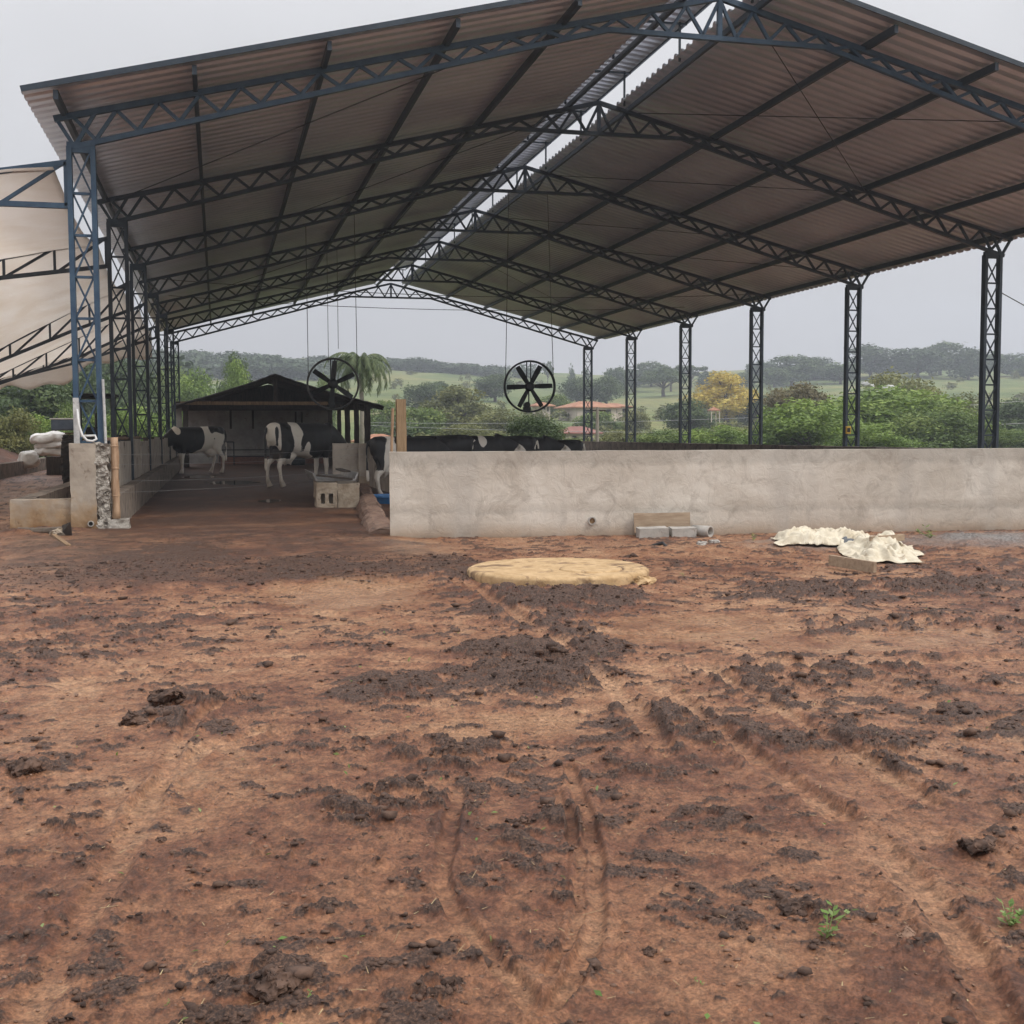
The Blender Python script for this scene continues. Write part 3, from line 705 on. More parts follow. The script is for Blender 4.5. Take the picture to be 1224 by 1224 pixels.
# ------------------------------------------------------------------ cream canvas awning on the left
awn = thing('canvas_awning', 'cream canvas awning slung over blue trusses along the left side of the shed', 'awning', (-5, 28, 0))
RAFT = [ # Y, list of (X, ztop, zbot)
    (16.9, [(-1.86, 4.88, 4.31), (-2.7, 4.73, 4.31), (-4.0, 4.42, 4.12), (-6.5, 3.55, 3.35)]),
    (22.7, [(-1.86, 4.80, 4.31), (-3.68, 4.39, 4.05), (-5.2, 3.85, 3.6), (-8, 2.7, 2.5)]),
    (28.5, [(-1.86, 4.74, 4.12), (-3.18, 4.05, 3.60), (-4.68, 3.20, 2.93), (-8, 1.7, 1.5)]),
    (34.3, [(-1.86, 4.88, 4.25), (-3.5, 3.99, 3.45), (-5.65, 2.92, 2.66), (-9, 1.6, 1.4)]),
    (40.1, [(-1.86, 4.75, 4.40), (-4.1, 3.90, 3.62), (-6.6, 3.15, 2.95), (-9.5, 2.0, 1.8)])]
def interp(P, X, k):
    xs = [-p[0] for p in P]; return float(np.interp(-X, xs, [p[k] for p in P]))
for Y, P in RAFT:
    b = MB()
    for a, c in zip(P[:-1], P[1:]):
        b.bar((a[0], Y, a[1]), (c[0], Y, c[1]), .07, .07); b.bar((a[0], Y, a[2]), (c[0], Y, c[2]), .07, .07)
    b.bar((-1.88, Y, P[0][1]), (-1.88, Y, P[0][2]), .07, .07)
    X = -1.92; f_ = 0
    while X > P[-1][0]+.9:
        b.bar((X, Y, interp(P, X, 1)), (X-.85, Y, interp(P, X-.85, 2)) , .045, .045) if f_ else b.bar((X, Y, interp(P, X, 1)), (X-.8, Y, interp(P, X-.8, 2)), .045, .045)
        b.bar((X-.85, Y, interp(P, X-.85, 2)), (X-.85, Y, interp(P, X-.85, 1)), .045, .045); X -= .85; f_ ^= 1
    o = b.build('rafter_truss', M['blue_steel'] if Y < 17 else M['dark_steel']); o.parent = awn; o.matrix_parent_inverse = Matrix.Translation((5, -28, 0))
ny, nx = 90, 50
ys = np.linspace(16.75, 40.3, ny); V = []
flap = 7
for y in ys:
    k = max(0, min(3, int((y-16.9)/5.8))); t = min(max((y-RAFT[k][0])/5.8, 0), 1)
    te = t
    for i in range(nx):
        u = i/(nx-1); xe = RAFT[k][1][-1][0]*(1-te)+RAFT[k+1][1][-1][0]*te
        X = -2.03+(xe+2.03)*u
        z = interp(RAFT[k][1], X, 1)*(1-te)+interp(RAFT[k+1][1], X, 1)*te+.055
        z -= (.10+.14*(1-u)**3)*math.sin(math.pi*t)*(1-.3*u)+.05+.07*(1-u)**4
        V.append((X, y, z))
V = np.array(V); V[:, 2] += .035*fbm(V[:, 0], V[:, 1]*.6, 1.1, 4, 150)+.05*np.clip(-(V[:, 0]+2.2), 0, 1)*0
ext = []
for r_i in range(1, flap):
    q = V[(ny-1)*nx:(ny)*nx].copy(); tt = r_i/(flap-1)
    dl = .62+.16*np.sin(q[:, 0]*2.3+.6)+.10*np.sin(q[:, 0]*5.1)
    q[:, 1] += .10*math.sin(tt*2.2)+.06*np.sin(q[:, 0]*6)*tt; q[:, 2] -= dl*tt; ext.append(q)
V = np.concatenate([V]+ext); nyt = ny+flap-1
i = np.arange(nyt-1)[:, None]*nx; j = np.arange(nx-1)[None, :]
F = np.stack([i+j, i+nx+j, i+nx+j+1, i+j+1], -1).reshape(-1, 4)
o = link('canvas', npmesh('canvas', V, F, M['canvas'], None, True), awn); o.matrix_parent_inverse = Matrix.Translation((5, -28, 0))
sm = o.modifiers.new('thickness', 'SOLIDIFY'); sm.thickness = .004

# ------------------------------------------------------------------ walls and kerbs
fw = tag(link('plastered_wall', bpy.data.meshes.new('tmp')), 'long grey rendered wall standing across the front of the shed', 'wall')
WA, WB = Vector((1.985, 14.1, 0)), Vector((15.0, 12.38, 0))
wl = (WB-WA).length; wang = math.atan2(WB.y-WA.y, WB.x-WA.x)
w_ = slab('plastered_wall', (0, 0, -.25), (wl, .18, 1.055), M['render'], None, .16, .006, 3)
fw.data = w_.data; bpy.data.objects.remove(w_)
fw.location = (WA.x, WA.y, 0); fw.rotation_euler = (0, 0, wang)
def on_wall(d, z, off=0.): 
    return (WA.x+math.cos(wang)*d-math.sin(wang)*off, WA.y+math.sin(wang)*d+math.cos(wang)*off, z)
# drain mouth in the wall, a part of it
b = MB(); pr_ = [(.035, 0), (.05, 0), (.05, -.03), (.035, -.03)]
b.lathe(pr_, 24, (0, 0, 0), 'y'); o = b.build('drain_ring', M['grey_conc'], fw, loc=(2.46, 0.0, .20))
b = MB(); b.lathe([(.0, -.006), (.034, -.006), (.034, -.012), (0, -.012)], 20, (0, 0, 0), 'y'); q = b.build('drain_hole', M['plaster_dirty'], o)

sw = tag(slab('side_wall', (16.1, 17.5, -.2), (16.28, 53, .88), M['kerb'], None, .6, .01, 4), 'low dark concrete wall along the far right row of columns', 'wall')

pier = thing('concrete_pier', 'pale concrete pier with a broken rubble edge under the front left column', 'pier', (-1.7, 16.9, 0))
def pp(o): o.parent = pier; o.matrix_parent_inverse = Matrix.Translation((1.7, -16.9, 0)); return o
pp(slab('pier_block', (-1.93, 16.72, -.1), (-1.60, 17.15, 1.16), M['plaster_dirty'], None, .06, .015, 6))
o = slab('broken_edge', (-1.61, 16.745, -.1), (-1.44, 17.13, 1.15), M['aggregate'], None, .022, .06, 7); roughen(o, .05, .10, 8); roughen(o, .02, .04, 9); pp(o)
pp(slab('foot_kerb', (-2.70, 16.79, -.1), (-1.925, 17.10, .415), M['plaster_dirty'], None, .07, .015, 9))
b = MB(); b.lathe([(.028, .012), (.04, .012), (.04, -.02), (.028, -.02)], 20, (-1.68, 16.715, .085), 'y'); pp(b.build('drain_pipe', M['grey_conc']))
b = MB(); b.lathe([(0., .0), (.027, .0), (.027, .012), (0, .012)], 20, (-1.68, 16.715, .085), 'y'); pp(b.build('pipe_mouth', M['black']))
lk = tag(slab('low_kerb', (-2.72, 17.12, -.1), (-2.50, 24.2, .40), M['kerb'], None, .15, .02, 10), 'low muddy kerb running back from the left end of the pier foot', 'kerb')
ak = tag(slab('trough_kerb', (-1.52, 17.16, -.1), (-1.33, 45.5, .45), M['kerb'], None, .16, .02, 11), 'stained kerb along the left side of the cow alley', 'kerb')
pw = thing('panel_wall', 'wall of weathered concrete panels along the left side of the cow alley', 'wall', (-1.62, 30, 0))
yy = 17.17; k = 0
while yy < 45:
    ln = 2.72
    o = slab('panel', (-1.66, yy, .0), (-1.54, yy+ln-.16, 1.16+.03*((k*37) % 3-1)), M['panel'], None, .2, .012, 12+k)
    o.parent = pw; o.matrix_parent_inverse = Matrix.Translation((1.62, -30, 0)); yy += ln+.05; k += 1
yy = 17.17+2.72-.055; b = MB()
rail = MB()
for k in range(9):
    q = MB(); q.box((-1.60, yy+k*2.77, .6), (.10, .10, 1.22)); o = q.build('panel_post', M['wood_dark']); o.parent = pw; o.matrix_parent_inverse = Matrix.Translation((1.62, -30, 0))
for x, y, a in ((-1.6, 19.6, 0), (-1.62, 24, .02)):
    rail.bar((x, y-2.2, 1.205), (x+a, y+2.2, 1.22), .07, .035)
o = rail.build('top_rail', M['stackwood']); o.parent = pw; o.matrix_parent_inverse = Matrix.Translation((1.62, -30, 0))

b = MB(); pts = [(-1.365+.004*math.sin(i), 16.86, .14+i*.11) for i in range(11)]
b.tube(pts, [.052+.005*math.cos(i*1.7) for i in range(11)], 12)
for z in (.45, .82, 1.12): b.lathe([(.05, z-.012), (.061, z), (.05, z+.012)], 14, (-1.365, 16.86, 0))
o = b.build('bamboo_post', M['bamboo'], smooth_=True); tag(o, 'thick dry bamboo post leaning on the broken edge of the concrete pier', 'post')
sb = slab('footing_block', (-1.46, 16.70, -.08), (-1.19, 17.0, .13), M['aggregate'], None, .04, .03, 15); tag(sb, 'rough concrete block under the bamboo post', 'block')
hose = MB(); pts = [(-1.82, 16.80, 1.62), (-1.80, 16.76, 1.40), (-1.76, 16.74, 1.27), (-1.70, 16.73, 1.20), (-1.63, 16.73, 1.19), (-1.58, 16.74, 1.22), (-1.60, 16.76, 1.265), (-1.68, 16.77, 1.262), (-1.78, 16.8, 1.262)]
hose.tube(pts, .016, 8); tag(hose.build('hose', M['pvc'], smooth_=True), 'short loop of white hose tied to the foot of the blue column', 'hose')
b = MB(); b.tube([(-1.47, 16.80, 1.16), (-1.475, 16.80, 1.55), (-1.485, 16.80, 2.02)], .018, 8)
tag(b.build('conduit_pipe', M['bare_steel']), 'thin pale conduit pipe standing beside the front left column', 'pipe')

# right hand side of the alley
rp = thing('barrier_wall', 'pale concrete barrier wall at the right edge of the cow alley, beside the trough', 'wall', (2.6, 24.5, 0))
def rpp(o): o.parent = rp; o.matrix_parent_inverse = Matrix.Translation((-2.6, -24.5, 0)); return o
rpp(slab('barrier_panel', (2.29, 24.52, -.1), (2.80, 24.68, 1.075), M['panel'], None, .1, .012, 20))
rpp(slab('barrier_post', (2.80, 24.38, -.1), (3.02, 24.72, 1.07), M['plaster_dirty'], None, .08, .018, 21))
rpp(slab('barrier_return', (3.55, 24.73, -.1), (3.7, 34.0, .98), M['panel'], None, .3, .012, 22))
bm_pts = []
kb = MB(); na = 40
V = []; prof = [(-.24, -.1), (-.15, .13), (-.08, .19), (.09, .2), (.14, .14), (.17, -.1)]
for i in range(na):
    t = i/(na-1); cx = 1.93+(2.86-1.93)*t; cy = 14.35+(24.35-14.35)*t; s = 1-.25*t
    for px_, pz in prof: V.append((cx+px_, cy, pz*(.55+.75*t)))
V = np.array(V); F = []
for i in range(na-1):
    for j in range(5): F.append((i*6+j, i*6+j+1, (i+1)*6+j+1, (i+1)*6+j))
kb.add(V, F+[tuple(range(5, -1, -1)), tuple((na-1)*6+k for k in range(6))])
o = kb.build('mud_kerb', M['mudkerb']); subdivide(o, 3); roughen(o, .05, .3, 25); tag(o, 'low mud coated kerb along the right side of the alley', 'kerb')
tr_ = thing('feed_trough', 'stained feed trough on concrete blocks at the right side of the alley', 'trough', (1.95, 21, 0))
def tpp(o): o.parent = tr_; o.matrix_parent_inverse = Matrix.Translation((-1.95, -21, 0)); return o
# the two hollow blocks that carry the tray end
def hollow(x0, x1, y0, y1, z0, z1):
    b = MB(); w = x1-x0; t = w*.2; g = (w-3*t)/2
    xs = [x0, x0+t, x0+t+g, x0+2*t+g, x0+2*t+2*g, x1]
    zh0, zh1 = z0+(z1-z0)*.22, z0+(z1-z0)*.62
    for a, c in ((xs[0], xs[1]), (xs[2], xs[3]), (xs[4], xs[5])): b.bounds((a, y0, zh0), (c, y1, zh1))
    b.bounds((x0, y0-.002, z0), (x1, y1, zh0)); b.bounds((x0, y0-.003, zh1), (x1, y1, z1))
    for a, c in ((xs[1], xs[2]), (xs[3], xs[4])): b.bounds((a, y0+.18, zh0), (c, y0+.2, zh1))
    return b
o = hollow(1.62, 1.98, 20.5, 20.9, -.03, .43).build('hollow_block', M['block']); subdivide(o, 3); roughen(o, .02, .12, 31); tpp(o)
tpp(slab('solid_block', (1.99, 20.52, -.05), (2.36, 20.9, .41), M['block'], None, .05, .03, 32))
tpp(slab('rear_block', (1.85, 23.7, -.05), (2.3, 24.1, .40), M['block'], None, .08, .03, 33))
b = MB(); prof = [(-.40, .14), (-.34, .0), (.34, .0), (.40, .14), (.37, .14), (.32, .03), (-.32, .03), (-.37, .14)]
P = []
for (cx, cy, z) in ((1.98, 20.75, .45), (2.08, 24.2, .42)):
    for px_, pz in prof: P.append((cx+px_, cy, z+pz))
b.add(P, [(i, (i+1) % 8, 8+(i+1) % 8, 8+i) for i in range(8)]+[tuple(range(7, -1, -1)), tuple(range(8, 16))]); tpp(b.build('tray', M['tray']))
b = MB(); b.box((1.95, 20.7, .52), (.62, .14, .03), Matrix.Rotation(.12, 3, 'Y')); b.box((2.18, 21.5, .615), (.12, 1.5, .03)); tpp(b.build('loose_board', M['wood_dark']))
tub = MB(); tub.lathe([(.0, .02), (.36, .02), (.41, .15), (.44, .15), (.44, .18), (.39, .18), (.35, .05), (0, .05)], 28)
tag(tub.build('plastic_tub', M['blue_plastic'], smooth_=False, loc=(3.05, 21.6, -.03)), 'blue plastic tub on the pen floor beside the mud kerb', 'tub')
for i, (z0, z1, yw, lab) in enumerate(((1.0, .98, 17.3, 'topmost thin fence wire strung across the alley mouth'), (.86, .85, 17.35, 'second thin fence wire from the top across the alley mouth'),
                     (.63, .55, 17.3, 'third thin fence wire from the top across the alley mouth'), (.47, .42, 17.3, 'lowest thin fence wire across the alley mouth'))):
    b = MB(); b.tube([(-1.40+(2.9+1.4)*t, yw+(24.4-yw)*t, z0+(z1-z0)*t-.05*4*t*(1-t)) for t in np.linspace(0, 1, 13)], .002, 5)
    tag(b.build('fence_wire', M['wire']), lab, 'wire', 'fence wires across the alley')
o = slab('timber_post', (2.66, 18.0, 0), (2.80, 18.14, 1.80), M['wood_mid'], None, .12, .012, 35); tag(o, 'thick square pale timber post standing behind the left end of the rendered wall', 'post')
b = MB(); b.tube([(2.56, 18.05, 0), (2.57, 18.04, .9), (2.60, 18.02, 1.66)], .022, 8); tag(b.build('thin_pole', M['bamboo']), 'thin light pole beside the thick timber post', 'pole')

# ------------------------------------------------------------------ things at the foot of the front wall
lid = thing('tank_cover', 'round sandy concrete tank cover lying in front of the rendered wall', 'tank cover', (2.88, 9.95, ground_z(2.88, 9.95)))
def disc(R0, z0, z1, n=120, amp=.02, seed=0, irr=1.):
    ang = np.linspace(0, 2*np.pi, n, endpoint=False); rr = R0+amp*fbm(np.cos(ang)*R0+seed, np.sin(ang)*R0, .25, 4, 160+seed)*irr*.4
    rings = [0, .2, .4, .55, .7, .82, .91, .97, 1.0]; V = []; 
    for f in rings:
        X = rr*f*np.cos(ang); Y = rr*f*np.sin(ang); Z = z1+.006*fbm(X+seed, Y, .18, 4, 163+seed)-(.012 if f == 1 else 0)
        V.append(np.stack([X, Y, Z], 1))
    for zz_, f in ((z1-.03, 1.012), ((z0+z1)/2, 1.0), (z0, .99)):
        V.append(np.stack([rr*f*np.cos(ang)+.01*fbm(ang*9, ang*0+zz_*40, 1, 2, 3), rr*f*np.sin(ang), np.full(n, zz_)], 1))
    V = np.concatenate(V); k = len(rings)+3; F = []
    i = np.arange(k-1)[:, None]*n; j = np.arange(n)[None, :]
    return V, np.stack([i+j, i+n+j, i+n+(j+1) % n, i+(j+1) % n], -1).reshape(-1, 4)
o = link('cover_slab', npmesh('cover_slab', *disc(.79, -.1, .10), M['yellow_conc']), lid)
o = link('hatch', npmesh('hatch', *disc(.27, .05, .112, 60, .006, 5), M['yellow_conc']), lid, (.22, -.26, .0))
for i, (x, y, s, lab) in enumerate(((3.42, 9.24, .07, 'small pale concrete lump at the right rim of the round tank cover'), (5.25, 12.0, .05, 'pale chip lying in front of the cut pipe end'), (5.05, 11.85, .045, 'pale chip nearest the round tank cover, in front of the cut pipe'), (-1.92, 15.4, .075, 'yellowish concrete rubble lump in front of the pier'))):
    bm = bmesh.new(); bmesh.ops.create_icosphere(bm, subdivisions=3, radius=s)
    for v_ in bm.verts: v_.co.z *= .65; v_.co.x *= 1.3
    me = bpy.data.meshes.new('rubble_lump'); bm.to_mesh(me); bm.free(); me.materials.append(M['yellow_conc'] if i == 0 else M['grey_conc'] if i < 3 else M['block'])
    o = link('rubble_lump', me, None, (x, y, ground_z(x, y)+s*.3)); roughen(o, s*.7, s*.9, 50+i); tag(o, lab, 'rubble', 'rubble lumps')
p = on_wall(2.97, 0, -.10)
o = slab('wide_board', (0, 0, .05), (.70, .022, .295), M['wood_h'], None, .05, .006, 40); o.location = p; o.rotation_euler = (-.12, 0, wang); tag(o, 'wide brown board leaning against the rendered wall', 'board')
px0 = on_wall(2.62, 0, .28)
for i, (dx, ln, hh, lab) in enumerate(((.0, .36, .12, 'left one of two low pale concrete blocks lying in front of the leaning board'), (.40, .30, .10, 'right one of two low pale concrete blocks, touching the cut pipe end'))):
    o = slab('low_block', (0, -.10, -.06), (ln, .10, hh), M['grey_conc'], None, .05, .014, 41+i); q = on_wall(2.97+dx, 0, -.27); o.location = (q[0], q[1], ground_z(q[0], q[1])); o.rotation_euler = (.05, 0, wang+.03*i); tag(o, lab, 'block')
q = on_wall(3.77, 0, -.25); ch = thing('cut_pipe', 'short piece of cut concrete pipe at the right end of the low blocks', 'pipe', (q[0], q[1], ground_z(q[0], q[1])+.06), wang-.9)
b = MB(); b.tube([(-.13, 0, 0), (.13, 0, 0)], .072, 20, False); b.tube([(-.13, 0, 0), (.13, 0, 0)], .052, 20, False)
for x_ in (-.13, .13):
    k0 = len(b.v); b.lathe([(.052, x_), (.072, x_)], 20); b.v[k0:] = [(z, x, y) for x, y, z in b.v[k0:]]
b.build('pipe_shell', M['grey_conc'], ch, True)
b = MB(); b.tube([(4.50, 12.0, .04), (4.62, 11.9, .09), (4.66, 11.84, .03)], .02, 8)
tag(b.build('bent_strip', M['black_metal']), 'small black bent strip at the left end of the cut pipe', 'strip')

# crumpled tarpaulin heaps
def crumple(name, c0, half, rot, prof, seed, nu=26, nv=16, fold=.06, mat='tarp'):
    """cloth thrown in a heap: a coarse jittered net of flat facets, sharp folds where they meet"""
    rng = np.random.default_rng(500+seed)
    u, v = np.meshgrid(np.linspace(-1, 1, nu), np.linspace(-1, 1, nv), indexing='ij')
    u = u+rng.normal(size=u.shape)*.45/nu; v = v+rng.normal(size=v.shape)*.45/nv
    ed = 1+.30*perlin(u*1.7+seed*2.1, v*1.7, 170+seed)
    x = (u*half[0]*ed).ravel(); y = (v*half[1]*ed).ravel(); u = u.ravel(); v = v.ravel()
    z = prof(u, v)+fold*rng.normal(size=u.shape)*.42+fold*1.3*perlin(u*2.3+seed, v*1.6, 175+seed)+fold*np.abs(perlin(u*4.2+v*2, v*1.3, 176+seed))*1.2
    e_ = np.maximum(np.abs(u), np.abs(v)); z = z*(1-smooth(.75, 1., e_)*.7)
    c, s = math.cos(rot), math.sin(rot); X = c0[0]+x*c-y*s; Y = c0[1]+x*s+y*c
    g = ground_fields(X, Y)[0]; Z = np.maximum(g+.015+.01*rng.uniform(size=g.shape), g+z)
    i = np.arange(nu-1)[:, None]*nv; j = np.arange(nv-1)[None, :]
    F = np.stack([i+j, i+nv+j, i+nv+j+1, i+j+1], -1).reshape(-1, 4)
    T = np.concatenate([F[:, [0, 1, 2]], F[:, [0, 2, 3]]]) if seed % 2 else np.concatenate([F[:, [0, 1, 3]], F[:, [1, 2, 3]]])
    o = link(name, npmesh(name, np.stack([X, Y, Z], 1), T, M[mat])); su = o.modifiers.new('soft', 'SUBSURF'); su.levels = 1; su.render_levels = 1
    tx = bpy.data.textures.new(name+'_folds', 'CLOUDS'); tx.noise_scale = .09
    dp = o.modifiers.new('folds', 'DISPLACE'); dp.texture = tx; dp.strength = .018; dp.texture_coords = 'GLOBAL'
    sm = o.modifiers.new('thickness', 'SOLIDIFY'); sm.thickness = .005; return o
o = crumple('tarpaulin', (6.38, 11.55), (.60, .24), -.10, lambda u, v: .11*np.exp(-((u+.45)**2*5+v*v*1.0))+.07*np.exp(-((u-.4)**2*4+v*v*2))+.02, 1, 40, 18, .048)
tag(o, 'long flat strip of crumpled cream tarpaulin over the gravel heap by the wall', 'tarpaulin', 'crumpled tarpaulins')
o = crumple('tarpaulin', (6.62, 10.86), (.36, .66), -.50, lambda u, v: .12*np.exp(-((u-.1)**2*1.6+(v-.45)**2*2.6))+.10*np.exp(-((u+.1)**2*3+(v+.5)**2*3)), 2, 22, 34, .07)
tag(o, 'tall bunched heap of crumpled cream tarpaulin at the right end of the strip', 'tarpaulin', 'crumpled tarpaulins')
o = crumple('plastic_sheet', (6.62, 11.36), (.20, .08), -.15, lambda u, v: .05+0*u, 3, 14, 8, .025, 'tarp_dark')
tag(o, 'dark grey plastic sheet between the two tarpaulins', 'sheet')
b = MB(); a = gz(992, 672, .05); c = gz(1046, 681, .05); b.bar((a[0], a[1], .07), (c[0], c[1], .07), .035, .10); o = b.build('plank', M['wood_h'], bevel=.004); tag(o, 'pale plank lying in front of the tarpaulin strip', 'plank')
b = MB(); a = gz(1040, 652, .1); c = gz(1080, 649, .1); b.bar((a[0], a[1], .16), (c[0], c[1], .16), .03, .07); o = b.build('plank', M['wood_h'], bevel=.004); tag(o, 'short brown plank between the tarpaulins and the wall', 'plank')

# litter by the pier
b = MB(); b.tube([gz(22, 633, .05), gz(45, 635, .06), gz(66, 635, .07), gz(80, 634, .09)], [.03, .045, .055, .05], 8)
tag(b.build('old_log', M['mudwood']), 'grey brown split log lying at the foot of the pier kerb', 'log')
b = MB(); P = [gz(72, 640, .04), gz(86, 640, .05), gz(84, 624, .22), gz(74, 628, .16)]
b.add([Vector(p) for p in P]+[Vector(p)+Vector((0, .04, 0)) for p in P], [(0, 1, 2, 3), (7, 6, 5, 4), (0, 4, 5, 1), (1, 5, 6, 2), (2, 6, 7, 3), (3, 7, 4, 0)])
tag(b.build('wood_offcut', M['wood_dark']), 'dark triangular wood offcut at the end of the split log', 'wood')
b = MB(); b.bar(gz(64, 640, .06), gz(82, 653, .05), .05, .04); tag(b.build('stick', M['wood']), 'short pale stick between the split log and the rubble lump', 'stick')

# ------------------------------------------------------------------ far left: slab wall, boards, sacks, tractor
o = tag(slab('low_wall', (-6.35, 33, -.1), (-6.12, 47, .43), M['kerb'], None, .3, .015, 44), 'low grey wall on the far left beside the red earth bank', 'wall')
st = thing('board_stack', 'stack of old reddish boards and planks left of the pier', 'boards', (-4.15, 39.5, 0))
b = MB()
for k in range(9): b.box((.02*math.sin(k*2.3), .0, .78+k*.065), (.98+.06*math.sin(k*3.1), .5, .045), Matrix.Rotation(.05*math.sin(k*1.9), 3, 'Y'))
b.build('flat_boards', M['stackwood'], st)
b = MB()
for k in range(5): b.box((-.14+k*.125, -.1+.03*math.sin(k*5), .37), (.095, .07, .76), Matrix.Rotation(.03*math.sin(k*2.7), 3, 'Y'))
b.build('upright_boards', M['stackwood'], st)
def sack(name, c, sz, rz, ry, label, seed):
    bm = bmesh.new(); bmesh.ops.create_icosphere(bm, subdivisions=4, radius=1)
    for v_ in bm.verts:
        q = v_.co; f = lambda t: math.copysign(abs(t)**.62, t)
        v_.co = Vector((f(q.x)*sz[0]/2, f(q.y)*sz[1]/2, f(q.z)*sz[2]/2))
    me = bpy.data.meshes.new(name); bm.to_mesh(me); bm.free(); me.materials.append(M['white_bag'])
    me.polygons.foreach_set('use_smooth', [True]*len(me.polygons))
    o = link(name, me); roughen(o, .09, .3, seed); o.location = c; o.rotation_euler = (0, ry, rz); tag(o, label, 'sack', 'white sacks by the low wall'); return o
cr_ = tag(slab('crate_base', (-5.3, 39.9, 0), (-4.4, 40.7, .58), M['wood_dark'], None, .15, .02, 46), 'dark low crate under the pile of white sacks', 'crate')
p = at(62, 543, 40.3); sack('white_sack', (p[0], p[1], .70), (1.15, .7, .27), .1, .03, 'flat bottom sack of the white pile beside the board stack', 1)
p = at(62, 534, 40.2); sack('white_sack', (p[0], p[1], .93), (1.1, .65, .25), -.1, -.04, 'middle sack of the white pile beside the board stack', 2)
p = at(58, 526, 40.1); sack('white_sack', (p[0], p[1], 1.17), (1.15, .7, .36), .12, -.12, 'plump top sack of the white pile beside the board stack', 3)
p = at(34, 545, 38.5); sack('white_sack', (p[0], p[1], .48), (.62, .55, .55), .3, 0, 'single round white sack behind the low wall on the far left', 4)

tx, ty = -2.98, 31.6
tc_ = thing('tractor', 'dark blue tractor with a flat black canopy parked behind the left columns', 'tractor', (tx, ty, 0), math.radians(90))
b = MB(); b.box((0, 0, 2.26), (1.25, 1.02, .07)); b.box((0, 0, 2.21), (1.15, .9, .04)); b.build('canopy', M['black'], tc_, bevel=.02)
for x, y in ((-.5, -.42), (-.5, .42), (.5, -.42), (.5, .42)):
    b = MB(); b.tube([(x, y, .95), (x, y, 2.2)], .03, 8); b.build('canopy_post', M['black_metal'], tc_)
b = MB(); b.box((1.15, 0, .95), (1.3, .52, .5)); b.box((1.75, 0, .85), (.12, .5, .55)); b.box((.2, 0, .75), (1.0, .42, .45)); b.build('hood', M['tractor_paint'], tc_, bevel=.05)
b = MB(); b.tube([(1.2, .12, 1.2), (1.2, .12, 1.85)], .03, 8); b.build('exhaust', M['black_metal'], tc_)
b = MB(); b.box((-.25, 0, 1.02), (.42, .42, .09)); b.box((-.48, 0, 1.25), (.08, .42, .42)); b.build('seat', M['black'], tc_, bevel=.03)
b = MB(); b.tube([(.35, 0, .95), (.22, 0, 1.32)], .018, 6); b.lathe([(.15, -.014), (.18, 0), (.15, .014), (.13, 0)], 20, (.22, 0, 1.34)); b.build('steering_wheel', M['black_metal'], tc_)
def wheel(x, y, r, w):
    b = MB(); b.lathe([(r*.58, -w/2), (r*.9, -w/2), (r, -w*.32), (r, w*.32), (r*.9, w/2), (r*.58, w/2)], 30, (0, 0, 0), 'y')
    for k in range(20):
        t = 2*math.pi*k/20
        for s in (-1, 1): b.bar((r*1.01*math.cos(t), s*.02, r*1.01*math.sin(t)), (r*1.01*math.cos(t+.14), s*w*.45, r*1.01*math.sin(t+.14)), .04, .05)
    o = b.build('wheel', M['tyre'], tc_, loc=(x, y, r))
    b = MB(); b.lathe([(0, -w*.25), (r*.2, -w*.3), (r*.58, -w*.4), (r*.58, w*.4), (r*.2, w*.3), (0, w*.25)], 24, (0, 0, 0), 'y'); b.build('rim', M['yellow'], o)
for x, y, r, w in ((-.2, -.62, .62, .32), (-.2, .62, .62, .32), (1.5, -.5, .36, .2), (1.5, .5, .36, .2)): wheel(x, y, r, w)
p = at(80, 515, 46)
tk_ = thing('water_tank', 'small grey water tank on a dark frame behind the board stack', 'tank', (p[0], p[1], 0))
b = MB(); b.box((0, 0, 1.65), (1.05, .9, .42)); b.build('tank_body', M['tractor_paint'], tk_, bevel=.06)
b = MB(); b.box((0, 0, 1.885), (1.12, .95, .05)); b.build('tank_lid', M['grey_conc'], tk_, bevel=.015)
b = MB()
for x in (-.48, .48):
    for y in (-.4, .4): b.box((x, y, .72), (.08, .08, 1.44))
b.box((0, -.4, 1.0), (1.0, .05, .08)); b.build('tank_frame', M['wood_dark'], tk_)

# ------------------------------------------------------------------ old tiled barn at the end of the alley
bn = thing('old_barn', 'low dark old barn with a gable roof and whitewashed back wall behind the alley', 'barn', (2.3, 50, 0))
def bp_(o): o.parent = bn; o.matrix_parent_inverse = Matrix.Translation((-2.3, -50, 0)); return o
BX0, BX1, BXM, BZE, BZA, BYA, BYB = -1.68, 6.42, 2.2, 2.38, 3.60, 47.0, 54.2
def slope(s):
    n = 60; m_ = 22; V = []
    xe = BX0 if s < 0 else BX1
    ts = np.linspace(0, 1, m_)
    for y in np.linspace(BYA, BYB, n):
        for t in ts:
            x = BXM+(xe-BXM)*t; z = BZA+(BZE-BZA)*t**.93-.04*math.sin(t*math.pi)+.025*math.sin((t*11) % 1*3.1)+.02*math.sin(y*14)+.03*math.sin(y*.9+s)*t
            V.append((x, y, z))
    V = np.array(V); off = len(V); V = np.concatenate([V, V-np.array([0, 0, .07])])
    i = np.arange(n-1)[:, None]*m_; j = np.arange(m_-1)[None, :]
    A = np.stack([i+j, i+m_+j, i+m_+j+1, i+j+1], -1).reshape(-1, 4); rim = []
    for a0 in (0, (n-1)*m_): k = np.arange(m_-1)+a0; rim.append(np.stack([k, k+1, k+1+off, k+off], -1))
    for b0 in (0, m_-1): k = np.arange(n-1)*m_+b0; rim.append(np.stack([k, k+m_, k+m_+off, k+off], -1))
    return V, np.concatenate([A, A[:, ::-1]+off]+rim)
for s in (-1, 1): bp_(link('roof', npmesh('roof', *slope(s), M['roof_tile'])))
